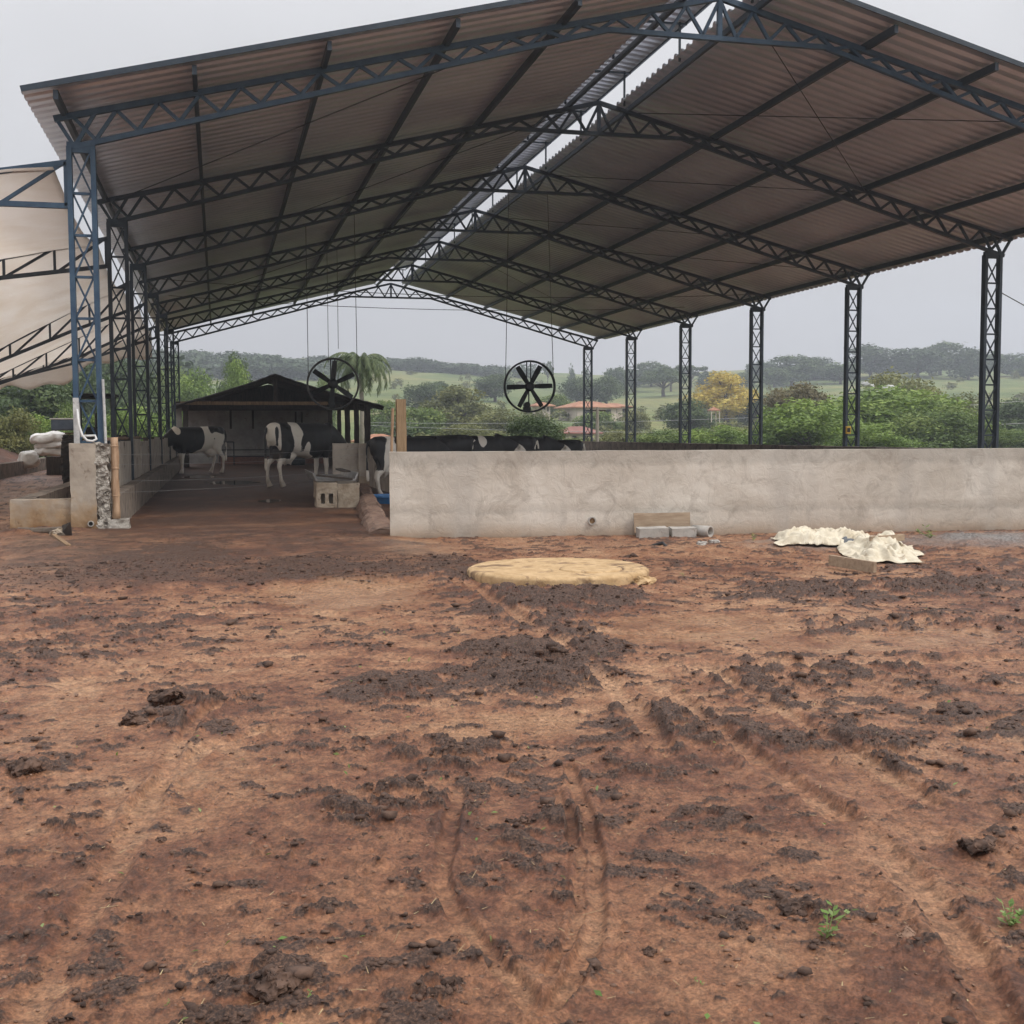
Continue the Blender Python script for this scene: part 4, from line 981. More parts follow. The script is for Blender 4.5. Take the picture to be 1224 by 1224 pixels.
bp_(slab('back_wall', (-1.45, 53.3, 0), (4.95, 53.5, 2.5), M['whitewash'], None, .4, .015, 60))
b = MB(); b.add([(-1.45, 53.32, 2.5), (5.9, 53.32, 2.5), (BXM, 53.32, 3.45), (-1.45, 53.46, 2.5), (5.9, 53.46, 2.5), (BXM, 53.46, 3.45)], [(0, 1, 2), (5, 4, 3), (0, 3, 4, 1), (1, 4, 5, 2), (2, 5, 3, 0)]); bp_(b.build('dark_gable_backing', M['wood_dark']))  # dark backing added behind the open gable to stand in for its shade
bp_(slab('tie_beam', (-1.38, 47.15, 2.40), (4.45, 47.33, 2.53), M['wood'], None, .3, .012, 61))
b = MB(); b.box((BXM, 47.24, 3.0), (.14, .14, .98)); bp_(b.build('king_post', M['wood_dark']))
for s in (-1, 1):
    b = MB(); xe = BX0 if s < 0 else BX1
    b.bar((BXM, 47.25, BZA-.14), (xe, 47.25, BZE-.13), .1, .12); bp_(b.build('rafter', M['wood_dark']))
for k, x in enumerate((-.2, .9, 3.2)):
    b = MB(); b.bar((x, 47.3, 2.45), (x+.02, 47.3, 2.45+.62*(1-abs(x-BXM)/4)), .05, .05); bp_(b.build('gable_strut', M['wood_dark']))
for y in (48.8, 50.6, 52.2):
    b = MB(); b.bar((BX0+.2, y, 2.34), (BX1-.3, y, 2.36), .12, .14); bp_(b.build('cross_beam', M['wood_dark']))
b = MB(); b.box((2.0, 49.2, 2.48), (7.4, .05, .2)); bp_(b.build('dark_fascia', M['wood_dark']))
for (x, y, w, mt_) in ((4.33, 47.4, .16, 'wood_dark'), (4.66, 47.2, .15, 'wood_dark'), (4.74, 47.5, .07, 'wood_light'), (5.0, 47.3, .2, 'wood_dark'), (5.36, 47.3, .18, 'wood_dark'), (5.78, 47.2, .22, 'wood_dark'), (-1.2, 47.4, .2, 'wood_dark'), (-1.45, 47.5, .2, 'whitewash')):
    o = slab('post', (x-w/2, y-w/2, 0), (x+w/2, y+w/2, 2.42), M[mt_], None, .2, .025, int(abs(x)*10)); bp_(o)
for k in range(2):
    b = MB(); b.box((.55+.95*k, 53.24, 1.95), (.09, .06, .9)); bp_(b.build('wall_strap', M['wood_dark']))
b = MB()
for x in (3.35, 3.62): b.box((x, 53.23, 1.15), (.07, .08, 2.2))
for z in (.5, .9, 1.3, 1.7): b.box((3.48, 53.22, z), (.3, .05, .05))
bp_(b.build('ladder', M['wood_dark']))
fr = thing('pipe_railing', 'low dark pipe railing standing before the whitewashed back wall of the barn', 'railing', (1.4, 50.2, 0))
b = MB()
for x in (.05, .62, 1.9, 2.9): b.tube([(x-1.4, 0, 0), (x-1.4, 0, .95 if x < 1 else .7)], .03, 6)
for z in (.35, .62): b.tube([(.05-1.4, 0, z), (3.1-1.4, 0, z)], .025, 6)
b.tube([(.05-1.4, 0, .95), (.62-1.4, 0, .95)], .03, 6); b.build('rails', M['black_metal'], fr)
b = MB(); b.box((2.2, 51.2, .17), (4.4, .25, .34)); b.build('tmp', M['brick']); o = bpy.data.objects['tmp']; o.name = 'brick_kerb'; tag(o, 'low red brick feeding kerb across the barn floor', 'kerb')
b = MB(); b.box((0, 0, .25), (.75, .6, .5)); b.box((0, 0, .62), (.85, .7, .05)); o = b.build('dark_drum', M['black_metal'], bevel=.06, loc=(3.05, 49.0, 0)); tag(o, 'dark squat box with a pale rim beside the black and white cow, inside the barn', 'box')

# ------------------------------------------------------------------ hanging ring fans
def fan(c, R_, tilt, rz, phase, label, dust):
    t = thing('hanging_fan', label, 'fan', c, rz, 'hanging ring fans'); t.rotation_euler = (tilt, 0, rz)
    b = MB(); w = .09; b.lathe([(R_, -w), (R_, w), (R_-.035, w), (R_-.045, 0), (R_-.035, -w), (R_, -w)], 72, (0, 0, 0), 'y')
    b.build('ring', M['grey_ring'] if dust else M['black_metal'], t, True)
    for k in range(6):
        a = phase+k*math.pi/3; ca, sa = math.cos(a), math.sin(a)
        P = []
        for (r_, hw) in ((.11, .048), (R_*.55, .062), (R_-.07, .055)):
            for s_, dy in ((-1, -.03), (1, .03)):
                for th in (-.006, .006): P.append((ca*r_-sa*hw*s_, dy+th, sa*r_+ca*hw*s_))
        F = []
        for q in range(2):
            A = q*4; B = A+4; F += [(A, B, B+2, A+2), (A+1, A+3, B+3, B+1), (A, A+1, B+1, B), (A+2, B+2, B+3, A+3)]
        F += [(0, 2, 3, 1), (8, 9, 11, 10)]
        b = MB(); b.add(P, F); b.build('blade', M['black_metal'], t)
    b = MB(); b.lathe([(0, -.09), (.08, -.09), (.12, -.05), (.12, .05), (.08, .09), (0, .09)], 28, (0, 0, 0), 'y'); b.build('hub', M['black_metal'], t, True)
    b = MB(); b.tube([(-.05, .13, R_-.02), (-.05, .13, .06)], .015, 8); b.tube([(.05, .13, R_-.02), (.05, .13, .06)], .015, 8); b.tube([(0, .13, -.05), (0, .13, -R_+.03)], .018, 8); b.build('support_bar', M['black_metal'], t)
    b = MB(); b.tube([(-.05, .02, -R_*.70), (-.05, .26, -R_*.70)], .075, 18); b.box((-.05, .14, -R_*.86), (.18, .16, .1)); b.build('motor', M['black_metal'], t, bevel=.006)
    return t
FY = 28.5
def fan_at(px, py, label, phase, tilt, dust, tops):
    c = on(px, py, 1, FY); R_ = 31.0*(c[0]*_f0[0]+FY*_f0[1])/FPX
    t = fan(c, R_, tilt, -.1, phase, label, dust)
    for s, top in zip((-1, 1), tops):
        b = MB(); a = Vector((s*R_*.93, 0, R_*.34)); e_ = Vector((top[0], FY, zbot(top[0])-.02))
        w_ = Matrix.Translation(c) @ Euler((tilt, 0, -.1)).to_matrix().to_4x4()
        e_ = w_.inverted() @ e_; b.tube([a, e_], .009, 6); b.build('rope', M['rope'], t)
fan_at(398, 459, 'black ring fan hanging on ropes in front of the old barn roof', math.radians(25), .0, True, ((2.10,), (3.24,)))
fan_at(633, 462, 'black ring fan hanging on ropes over the pen against the green hill', math.radians(2), .0, False, ((7.02,), (8.0,)))
for i, (px, lab) in enumerate(((392, 'thin cable hanging down left of the palm, nearer the fan hub'), (404, 'thin cable hanging down left of the palm, nearer the right fan rope'))):
    c = on(px, 388, 1, 34.3); b = MB(); b.tube([(c[0], 34.3, zbot(c[0])-.02), (c[0], 34.3, 3.3+.4*i)], .008, 5); tag(b.build('hanging_cable', M['rope']), lab, 'cable', 'hanging cables')
c = on(1011, 514, 1, TY[2])
b = MB(); b.box((0, 0, 0), (.14, .06, .2)); o = b.build('switch_box', M['yellow'], bevel=.01, loc=(c[0], TY[2]-.12, c[2])); tag(o, 'small yellow switch box on the third column of the right row', 'box')
b = MB(); b.box((0, -.032, .0), (.09, .012, .11)); b.build('box_opening', M['black'], o)

# ------------------------------------------------------------------ cows
def superloft(bm_v, bm_f, stations, n=20, cap=True):
    """stations: centre, half width vector, half height vector, exponent"""
    k0 = len(bm_v); m_ = len(stations)
    for c, wv, hv, ex in stations:
        c = Vector(c); wv = Vector(wv); hv = Vector(hv)
        for k in range(n):
            t = 2*math.pi*k/n; ct, st_ = math.cos(t), math.sin(t)
            f = lambda q: math.copysign(abs(q)**(2/ex), q)
            bm_v.append(tuple(c+wv*f(ct)+hv*f(st_)))
    for i in range(m_-1):
        for k in range(n): bm_f.append((k0+i*n+k, k0+i*n+(k+1) % n, k0+(i+1)*n+(k+1) % n, k0+(i+1)*n+k))
    bm_f.append(tuple(k0+k for k in range(n-1, -1, -1))); bm_f.append(tuple(k0+(m_-1)*n+k for k in range(n)))
def limb(v, f, pts, n=12):
    """pts: (x, y, z, rx, ry)"""
    st_ = []
    for i, (x, y, z, rx, ry) in enumerate(pts):
        a = Vector(pts[max(i-1, 0)][:3]); c = Vector(pts[min(i+1, len(pts)-1)][:3]); d = (c-a).normalized()
        side = Vector((0, 1, 0)); fwd = side.cross(d).normalized()
        st_.append(((x, y, z), fwd*rx, side*ry, 2.2))
    superloft(v, f, st_, n)
def cow_mesh(pose, blobs, seed, legs=(0, 0, 0, 0), vox=.021):
    v = []; f = []
    body = [(-.90, 1.22, .07, .10), (-.87, 1.20, .16, .19), (-.78, 1.17, .245, .265), (-.62, 1.145, .275, .305), (-.40, 1.10, .29, .345), (-.15, 1.05, .335, .385), (.12, 1.02, .345, .405), (.36, 1.03, .31, .395), (.54, 1.06, .26, .36), (.68, 1.09, .215, .30), (.80, 1.11, .15, .22), (.86, 1.11, .08, .12)]
    superloft(v, f, [((x, 0, z), (0, hw, 0), (0, 0, hh), 2.35) for x, z, hw, hh in body], 28)
    # hip bones and pin bones give the square Holstein rump
    for s in (-1, 1):
        superloft(v, f, [((-.56, s*.17, 1.40), (.09, 0, 0), (0, .06, 0), 2), ((-.54, s*.215, 1.36), (.10, 0, 0), (0, .07, .03), 2), ((-.50, s*.23, 1.30), (.05, 0, 0), (0, .03, .03), 2)], 10)
    # neck and head
    if pose == 'low': nk = [(.62, 0, 1.17), (.82, 0, 1.10), (1.02, 0, .98), (1.20, .03, .86)]; hd = Vector((.50, .06, -.86))
    elif pose == 'mid': nk = [(.62, 0, 1.19), (.84, 0, 1.17), (1.06, .0, 1.13), (1.25, .0, 1.08)]; hd = Vector((.72, .0, -.69))
    else: nk = [(.62, 0, 1.20), (.82, 0, 1.27), (1.0, 0, 1.36), (1.16, 0, 1.44)]; hd = Vector((.88, .1, -.46))
    hd.normalize(); rr = [(.20, .31), (.145, .245), (.115, .185), (.095, .135)]
    st_ = []
    for i, p in enumerate(nk):
        d = (Vector(nk[min(i+1, 3)])-Vector(nk[max(i-1, 0)])).normalized(); side = Vector((0, 1, 0)); up = d.cross(side)
        st_.append((p, side*rr[i][0], up*rr[i][1], 2.1))
    superloft(v, f, st_, 18)
    side = Vector((0, 1, 0)); side = (side-hd*side.dot(hd)).normalized(); up = hd.cross(side)
    if up.z < 0: up = -up
    p0 = Vector(nk[-1]); hs_ = []
    for t, w_, h_ in ((-.12, .06, .07), (-.07, .10, .115), (.02, .118, .135), (.12, .115, .13), (.22, .092, .112), (.32, .074, .09), (.40, .074, .08), (.47, .078, .074), (.51, .05, .05)):
        hs_.append((p0+hd*t-up*.02*(t > .25), side*w_, up*h_, 2.4))
    superloft(v, f, hs_, 18)
    for s in (-1, 1):                                       # ears
        e0 = p0+side*s*.09+up*.04-hd*.04; ed = (side*s*.95-up*.12-hd*.15).normalized(); ev = ed.cross(hd).normalized()
        superloft(v, f, [(e0, ev*.035, hd*.03, 2), (e0+ed*.08, ev*.062, hd*.024, 2), (e0+ed*.15, ev*.05, hd*.022, 2), (e0+ed*.21, ev*.018, hd*.02, 2)], 10)
    # brisket, udder
    superloft(v, f, [((.40, 0, .74), (0, .12, 0), (0, 0, .10), 2), ((.62, 0, .76), (0, .13, 0), (0, 0, .13), 2), ((.78, 0, .86), (0, .09, 0), (0, 0, .12), 2)], 12)
    superloft(v, f, [((-.22, 0, .70), (0, .10, 0), (0, 0, .07), 2), ((-.38, 0, .65), (0, .19, 0), (0, 0, .15), 2), ((-.55, 0, .66), (0, .2, 0), (0, 0, .17), 2), ((-.70, 0, .74), (0, .13, 0), (0, 0, .14), 2)], 14)
    for sx in (-.38, -.54):
        for s in (-1, 1): limb(v, f, [(sx, s*.09, .58, .03, .03), (sx, s*.095, .50, .022, .022), (sx, s*.095, .465, .02, .02)], 8)
    for k, s in ((0, -1), (1, 1)):                          # hind legs: knee high, hock back, upright shank
        d = legs[k]
        limb(v, f, [(-.62, s*.15, 1.15, .20, .11), (-.60, s*.175, .95, .205, .105), (-.575, s*.185, .80, .155, .085), (-.63+.3*d, s*.185, .66, .088, .06), (-.735+.5*d, s*.18, .52, .062, .047), (-.755+.6*d, s*.18, .45, .055, .046), (-.735+.8*d, s*.18, .32, .04, .036), (-.72+.95*d, s*.18, .17, .043, .04), (-.70+d, s*.18, .11, .055, .05), (-.675+d, s*.18, .06, .058, .055), (-.655+d, s*.18, .0, .075, .062)])
    for k, s in ((2, -1), (3, 1)):                          # front legs
        d = legs[k]
        limb(v, f, [(.50, s*.16, 1.05, .15, .08), (.51, s*.175, .86, .125, .075), (.52+.2*d, s*.165, .72, .085, .06), (.525+.4*d, s*.155, .56, .06, .052), (.53+.6*d, s*.15, .45, .06, .054), (.525+.65*d, s*.15, .39, .05, .046), (.52+.8*d, s*.15, .25, .04, .038), (.52+.9*d, s*.15, .13, .05, .046), (.54+d, s*.15, .07, .056, .052), (.56+d, s*.15, .0, .072, .06)])
    # tail
    limb(v, f, [(-.86, 0, 1.33, .045, .045), (-.94, .0, 1.30, .036, .036), (-.975, .01, 1.15, .028, .028), (-.97, .02, .85, .024, .024), (-.955, .02, .60, .034, .034), (-.95, .02, .45, .045, .04), (-.95, .02, .36, .03, .03)], 10)
    me = bpy.data.meshes.new('cow_raw'); me.from_pydata(v, [], f)
    o = bpy.data.objects.new('cow_raw', me); COL.objects.link(o)
    bm = bmesh.new(); bm.from_mesh(me); bmesh.ops.recalc_face_normals(bm, faces=bm.faces); bm.to_mesh(me); bm.free()
    r = o.modifiers.new('r', 'REMESH'); r.mode = 'VOXEL'; r.voxel_size = vox
    s_ = o.modifiers.new('s', 'SMOOTH'); s_.factor = .5; s_.iterations = 4
    dg = bpy.context.evaluated_depsgraph_get(); me2 = bpy.data.meshes.new_from_object(o.evaluated_get(dg))
    bpy.data.objects.remove(o); me2.name = 'cow'
    n_ = len(me2.vertices); co = np.empty(n_*3, np.float32); me2.vertices.foreach_get('co', co); co = co.reshape(-1, 3)
    x, y, z = co[:, 0], co[:, 1], co[:, 2]
    fld = .50+.75*fbm(x*1.0+seed*3.1+y*.35, z+.5*y+seed, .55, 2, 200+seed)
    for (bx_, by_, bz_, rx, ry, rz_, sg) in blobs:
        q = ((x-bx_)/rx)**2+((y-by_)/ry)**2+((z-bz_)/rz_)**2; fld = fld+sg*np.exp(-q*1.2)
    fld = np.where(z < .62, np.minimum(fld, .15+.25*(z-.3)), fld)          # white stockings
    bell = smooth(.78, .66, z)*smooth(.45, .2, np.abs(x+.1)); fld = fld-.6*bell
    dirt = np.clip(smooth(.45, .05, z)*.4+.35*fbm(x*2, z*2+y, .3, 3, 230+seed)-.08+smooth(.35, .95, -x)*smooth(.9, .6, z)*.2, 0, .6)
    for an, arr in (('coat', fld), ('dirt', dirt)):
        a = me2.attributes.new(an, 'FLOAT', 'POINT'); a.data.foreach_set('value', np.asarray(arr, np.float32))
    me2.polygons.foreach_set('use_smooth', [True]*len(me2.polygons)); me2.materials.clear(); me2.materials.append(M['coat'])
    return me2
def put_cow(me, x, y, heading, scale, label, z=0., group=None):
    o = link('cow', me); o.location = (x, y, z+ .012); o.rotation_euler = (0, 0, math.radians(heading)); o.scale = (scale,)*3
    return tag(o, label, 'cow', group)
cowB = cow_mesh('low', [(.25, 0, 1.1, .42, 1, .55, .9), (.95, 0, 1.1, .4, 1, .4, .9), (-.33, 0, 1.28, .10, 1, .36, -1.3), (-.62, 0, 1.2, .2, 1, .26, .8), (-.86, -.05, 1.2, .07, .16, .5, -.9), (-.75, -.27, 1.12, .035, .2, .35, -1.0), (-.05, -.3, .86, .06, .2, .16, -1.0), (1.42, 0, .85, .16, 1, .1, -1.)], 1, (.02, -.1, .05, -.06))
put_cow(cowB, 1.98, 29.2, 31, 1.07, 'black and white cow with its rump to the camera, feeding at the right trough')
cowA = cow_mesh('low', [(.35, 0, 1.15, .45, 1, .7, .9), (1.0, 0, .95, .5, 1, .5, .8), (.72, 0, 1.30, .10, 1, .16, -1.4), (-.18, 0, 1.1, .13, 1, .6, -1.4), (-.62, 0, 1.36, .42, 1, .2, .8), (-.45, 0, 1.05, .08, 1, .09, .7), (-.6, 0, .95, .22, 1, .3, -1.0)], 2, (.12, -.05, -.1, .08))
put_cow(cowA, -.66, 39.55, 208, 1.05, 'black and white cow lowering its head over the left kerb of the alley')
cowC = cow_mesh('low', [(.1, 0, 1.2, .6, 1, .5, .7), (-.42, 0, 1.0, .17, 1, .5, -1.3), (-.8, 0, 1.2, .15, 1, .5, .7), (.9, 0, 1, .5, 1, .5, .8)], 3, (0, .06, 0, -.05))
put_cow(cowC, 3.78, 24.3, 4, .855, 'mostly black cow with a white flank seen in the gap beside the timber post', -.03, 'cows lined up in the pen')
cowD = cow_mesh('low', [(.0, 0, 1.2, 1.2, 1, .8, .7), (-.35, -.2, 1.30, .16, .4, .16, -1.6), (.45, -.2, 1.25, .12, .4, .2, -1.3)], 4, (.05, -.04, .04, 0))
cowE = cow_mesh('mid', [(.0, 0, 1.2, 1.2, 1, .8, .7), (.2, -.2, 1.3, .12, .4, .16, -1.5), (-.7, 0, 1.3, .12, .4, .2, -1.2)], 5, (.05, .04, -.04, 0))
for me_, x, y, hd_, sc_, lab in ((cowD, 4.55, 24.9, 186, .865, 'black cow standing just right of the timber post in the pen'), (cowE, 5.35, 25.2, 6, .86, 'second black cow from the timber post along the row in the pen'),
                      (cowD, 6.15, 25.7, 176, .845, 'black cow in the middle of the pen row, left of the right fan'), (cowE, 6.75, 26.3, 4, .83, 'black cow below the right fan in the pen row'), (cowD, 7.75, 27.0, 184, .775, 'small black cow at the right end of the pen row')):
    put_cow(me_, x, y, hd_, sc_, lab, -.02, 'cows lined up in the pen')

# ------------------------------------------------------------------ trees
def ground_xy(px, D):
    """ground point along the bearing of a column of the view at forward distance D"""
    p = at(px, 515, D); z = float(terrain(np.array([p[0]]), np.array([p[1]]))[0]); return p[0], p[1], z
def leaves(P, Nrm, size, rng, asp=.55):
    n = len(P)
    a = rng.normal(size=(n, 3)); nn = Nrm*.75+a*.6; nn /= np.linalg.norm(nn, axis=1)[:, None]+1e-9
    t = rng.normal(size=(n, 3)); t -= nn*np.sum(t*nn, 1)[:, None]; t /= np.linalg.norm(t, axis=1)[:, None]+1e-9
    s = np.cross(nn, t); L_ = size*rng.uniform(.6, 1.3, n)[:, None]; w_ = L_*asp
    V = np.stack([P-t*L_*.5, P+s*w_*.5+nn*L_*.08, P+t*L_*.5, P-s*w_*.5+nn*L_*.08], 1).reshape(-1, 3)
    return V, np.arange(4*n).reshape(n, 4)
def crown_pts(kind, n, rng):
    """unit crown: x, y within +-0.5, z from 0 to 1"""
    K = {'round': 34, 'broad': 36, 'bush': 40, 'conic': 46, 'tall': 40, 'open': 26}[kind]
    C = []; Rr = []
    while len(C) < K:
        q = rng.uniform(-1, 1, 3); r2 = np.linalg.norm(q)
        if r2 > 1: continue
        if kind == 'conic':
            z = (q[2]+1)/2; rad_ = .5*(1-z)**.6*1.0+.04
            ang = rng.uniform(0, 6.283); rr = rad_*rng.uniform(.35, .9)
            C.append((rr*math.cos(ang), rr*math.sin(ang), .06+.86*z)); Rr.append(.075+.14*(1-z))
        elif kind == 'tall':
            C.append((q[0]*.36, q[1]*.36, .42+.48*q[2])); Rr.append(rng.uniform(.09, .16))
        elif kind == 'broad':
            z = .52+.36*q[2]
            if q[2] < -.2 and math.hypot(q[0], q[1]) < .5: continue
            C.append((q[0]*.40, q[1]*.40, .50+.36*abs(q[2])*(1-.5*math.hypot(q[0], q[1])))); Rr.append(rng.uniform(.08, .15))
        elif kind == 'open':
            C.append((q[0]*.42, q[1]*.42, .62+.28*q[2]*(1-.4*abs(q[0])))); Rr.append(rng.uniform(.06, .11))
        elif kind == 'bush':
            C.append((q[0]*.40, q[1]*.40, .1+.72*abs(q[2])**.8)); Rr.append(rng.uniform(.11, .19))
        else:
            C.append((q[0]*.38, q[1]*.38, .52+.40*q[2])); Rr.append(rng.uniform(.11, .19))
    C = np.array(C); Rr = np.array(Rr); k = rng.choice(K, n, p=Rr**2/np.sum(Rr**2))
    d = rng.normal(size=(n, 3)); d /= np.linalg.norm(d, axis=1)[:, None]
    rad_ = Rr[k]*(rng.uniform(.25, 1., n)**.45)*(1+.22*np.sin(d[:, 0]*7+k)+.15*rng.normal(size=n))
    P = C[k]+d*rad_[:, None]*np.array([1, 1, .8])
    cc = np.array([0, 0, .5]); out_ = P-cc; out_ /= np.linalg.norm(out_, axis=1)[:, None]+1e-9
    tone = rng.uniform(0, 1, K)[k]*.55+rng.uniform(0, .45, n)
    return P, d*.7+out_*.3+np.array([0, 0, .25]), tone, C
PROTO = {}
def proto(kind, n, leaf, mat, seed, ztrunk):
    key = (kind, n, mat, seed)
    if key in PROTO: return PROTO[key]
    rng = np.random.default_rng(seed*77+n)
    P, Nn, tone, C = crown_pts(kind, n, rng)
    V, F = leaves(P, Nn, leaf, rng)
    cm = npmesh('crown', V, F, M[mat], [('leaf', 'FACE', tone)])
    b = MB(); top = .62
    b.tube([(0, 0, -.05), (.012, .01, .15), (-.01, .0, .35), (.01, -.01, top)], [.04, .03, .024, .008], 8)
    for c in C[rng.choice(len(C), 9, replace=False)]:
        z0 = max(.12, c[2]*.45); b.tube([(0, 0, z0), (c[0]*.5, c[1]*.5, (z0+c[2])/2+.03), tuple(c)], [.016, .011, .004], 6)
    me = bpy.data.meshes.new('trunk'); me.from_pydata(b.v, [], b.f); me.materials.append(M['bark'])
    PROTO[key] = (cm, me); return PROTO[key]
def tree(px, ytop, wpx, D, kind, mat, label, name='tree', n=2600, leaf=.06, seed=0, group=None, base=None, cat='tree'):
    x, y, z = ground_xy(px, D)
    if base is not None: z = CAMH+(515-base)*D/FPX
    zt = CAMH+(518.5-(px-260)*.0042-ytop)*D/FPX
    h = max(.6, zt-z)*1.04; w = wpx*D/FPX*1.12
    cm, tm = proto(kind, n, leaf, mat, seed % 3, 0)
    o = thing(name, label, cat, (x, y, z), (seed*1.7+px*.13) % 6.28, group); o.scale = (w, w, h)
    c = bpy.data.objects.new('crown', cm); COL.objects.link(c); c.parent = o
    t = bpy.data.objects.new('trunk', tm); COL.objects.link(t); t.parent = o
    return o
# bushes and trees just beyond the right side of the shed
B = 'bushes beyond the side wall'
NB = dict(n=15000, leaf=.036)
for i, (px, yt, w, D, mat, lab) in enumerate([
    (965, 466, 150, 60, 'leaf_bright', 'bright green bush mass left of the second nearest right column'),
    (1062, 449, 190, 66, 'leaf_bright', 'large leafy bush filling the gap between the two nearest right columns'),
    (1042, 500, 110, 54, 'leaf_bright', 'low bright bush at the foot of the large bush between the two nearest right columns'),
    (1130, 474, 120, 60, 'leaf_green', 'green bush just left of the nearest right column'),
    (955, 446, 100, 84, 'leaf_brown', 'brownish green tree top behind the bright bush left of the second nearest column'),
    (1068, 436, 130, 88, 'leaf_olive', 'olive tree rising at the top of the bush mass between the nearest columns'),
    (1120, 452, 110, 78, 'leaf_olive', 'olive green bush behind the nearest right column, on its left'),
    (1205, 468, 120, 84, 'leaf_dark', 'dark green bush right of the nearest right column'),
    (1208, 508, 90, 60, 'leaf_green', 'low green bush right of the nearest right column'),
    (860, 502, 90, 66, 'leaf_bright', 'bright bush left of the third nearest right column, below the yellow tree'),
    (800, 508, 90, 70, 'leaf_green', 'green bush under the dark round trees, right of the concrete pole'),
    (745, 510, 70, 74, 'leaf_olive', 'olive bush right behind the concrete pole'),
    (915, 500, 80, 74, 'leaf_olive', 'olive bush behind the third nearest right column'),
    (636, 487, 84, 58, 'leaf_dark', 'dense dark green tree directly below the right fan'),
    (680, 522, 60, 70, 'leaf_green', 'low green bush in front of the red roofed house')]):
    tree(px, yt, w, D, 'bush', mat, lab, 'bush', seed=i, group=B, cat='bush', **NB)
# middle distance
MD = dict(n=6500, leaf=.05)
MID = [
    (868, 446, 86, 150, 'round', 'leaf_yellow', 'rounded tree covered in yellow blossom left of the third nearest right column', 'yellow_tree', 503),
    (822, 478, 66, 120, 'round', 'leaf_dark', 'dark round tree to the lower left of the yellow tree', 'tree', None),
    (725, 448, 46, 215, 'round', 'leaf_dark', 'dark round tree on the slope just right of the farthest right column', 'tree', None),
    (793, 437, 60, 250, 'broad', 'leaf_dark', 'dark flat topped tree with bare ground below it, up the slope', 'tree', None),
    (690, 452, 44, 215, 'round', 'leaf_dark', 'round dark tree just left of the farthest right column', 'tree', None),
    (592, 446, 52, 210, 'round', 'leaf_dark', 'tall grey green tree standing behind the right fan', 'tree', None),
    (553, 463, 100, 118, 'round', 'leaf_olive', 'wide olive tree between the timber post and the right fan', 'tree', None),
    (510, 458, 60, 170, 'round', 'leaf_dark', 'bluish tree up right of the timber post', 'tree', None),
    (528, 452, 36, 190, 'tall', 'leaf_dark', 'narrow bluish tree behind the wide olive tree', 'tree', None),
    (497, 488, 80, 98, 'round', 'leaf_green', 'green tree directly behind the timber post', 'tree', None),
    (600, 486, 84, 105, 'bush', 'leaf_olive', 'olive bushy tree left of the dense tree below the right fan', 'tree', None),
    (660, 470, 46, 160, 'round', 'leaf_green', 'green tree left of the orange roofed house', 'tree', None),
    (455, 480, 60, 110, 'round', 'leaf_green', 'green tree behind the right eave of the old barn', 'tree', None),
    (475, 500, 60, 92, 'bush', 'leaf_dark', 'low dark bush between the old barn and the timber post', 'bush', None),
    (560, 500, 80, 90, 'bush', 'leaf_olive', 'low olive bush behind the row of black cows', 'bush', None),
    (760, 488, 40, 130, 'bush', 'leaf_olive', 'olive shrub on the slope right of the orange roofed house', 'bush', None),
    (842, 470, 36, 175, 'bush', 'leaf_green', 'shrub left of the yellow tree, up the slope', 'bush', None),
    (905, 470, 60, 150, 'round', 'leaf_dark', 'dark bush right of the yellow tree', 'bush', None),
    (712, 488, 60, 128, 'bush', 'leaf_green', 'green bush hiding the foot of the orange roofed house', 'bush', None),
    (645, 487, 30, 120, 'bush', 'leaf_olive', 'small olive bush seen through the lower part of the right fan', 'bush', None),
    (938, 462, 60, 160, 'round', 'leaf_olive', 'dull green tree on the slope right of the yellow tree', 'tree', None)]
for i, (px, yt, w, D, kind, mat, lab, nm, base) in enumerate(MID):
    tree(px, yt, w, D, kind, mat, lab, nm, seed=i, base=base, group='trees on the valley slope', cat='bush' if nm == 'bush' else 'tree', **MD)
# skyline trees on the right hand ridge
RID = [(736, 438, 34), (757, 432, 42), (778, 434, 40), (802, 430, 34), (826, 432, 38), (848, 436, 40), (888, 440, 34), (908, 433, 34), (945, 420, 56), (972, 424, 50), (1004, 424, 44), (1040, 412, 60),
       (1074, 420, 50), (1096, 410, 60), (1122, 413, 56), (1156, 405, 44), (1180, 420, 40), (1210, 416, 56), (1232, 420, 50), (985, 436, 50), (925, 436, 36)]
for i, (px, yt, w) in enumerate(RID):
    nb = ['leftmost tree', 'second tree from the left', 'third tree from the left', 'fourth tree from the left', 'fifth tree from the left', 'sixth tree from the left', 'seventh tree from the left', 'eighth tree from the left', 'ninth tree from the left, taller than its neighbours', 'tenth tree from the left', 'eleventh tree from the left', 'tall round tree just right of the second nearest column', 'tree right of the tall round one', 'broad high tree midway between the two nearest columns', 'tree right of the broad high one', 'highest domed tree just left of the nearest column', 'tree behind the nearest column', 'broad tree just right of the nearest column', 'rightmost tree', 'short tree left of the second nearest column', 'short tree behind the third nearest column'][i]
    kind = 'open' if px in (802, 826) else ('bush' if i % 3 == 0 else 'round')
    tree(px, yt+3+((i*53) % 7-3)*2.2, w*1.05, 285+((i*37) % 5)*7, kind, 'leaf_far' if i % 2 else 'leaf_dark', nb+' on the right hand skyline ridge', 'ridge_tree', seed=i, group='skyline ridge trees', n=3600, leaf=.075)
for i, (px, yt, w, D, kind, lab) in enumerate([(683, 434, 9, 330, 'conic', 'tiny lone conifer on the skyline left of the farthest right column'), (700, 440, 10, 330, 'round', 'tiny round tree on the skyline beside the farthest right column'), (655, 431, 16, 330, 'open', 'small loose tree on the skyline above the right fan')]):
    tree(px, yt, w, D, kind, 'leaf_dark', lab, 'ridge_tree', seed=i, n=900, leaf=.12, group='skyline ridge trees')
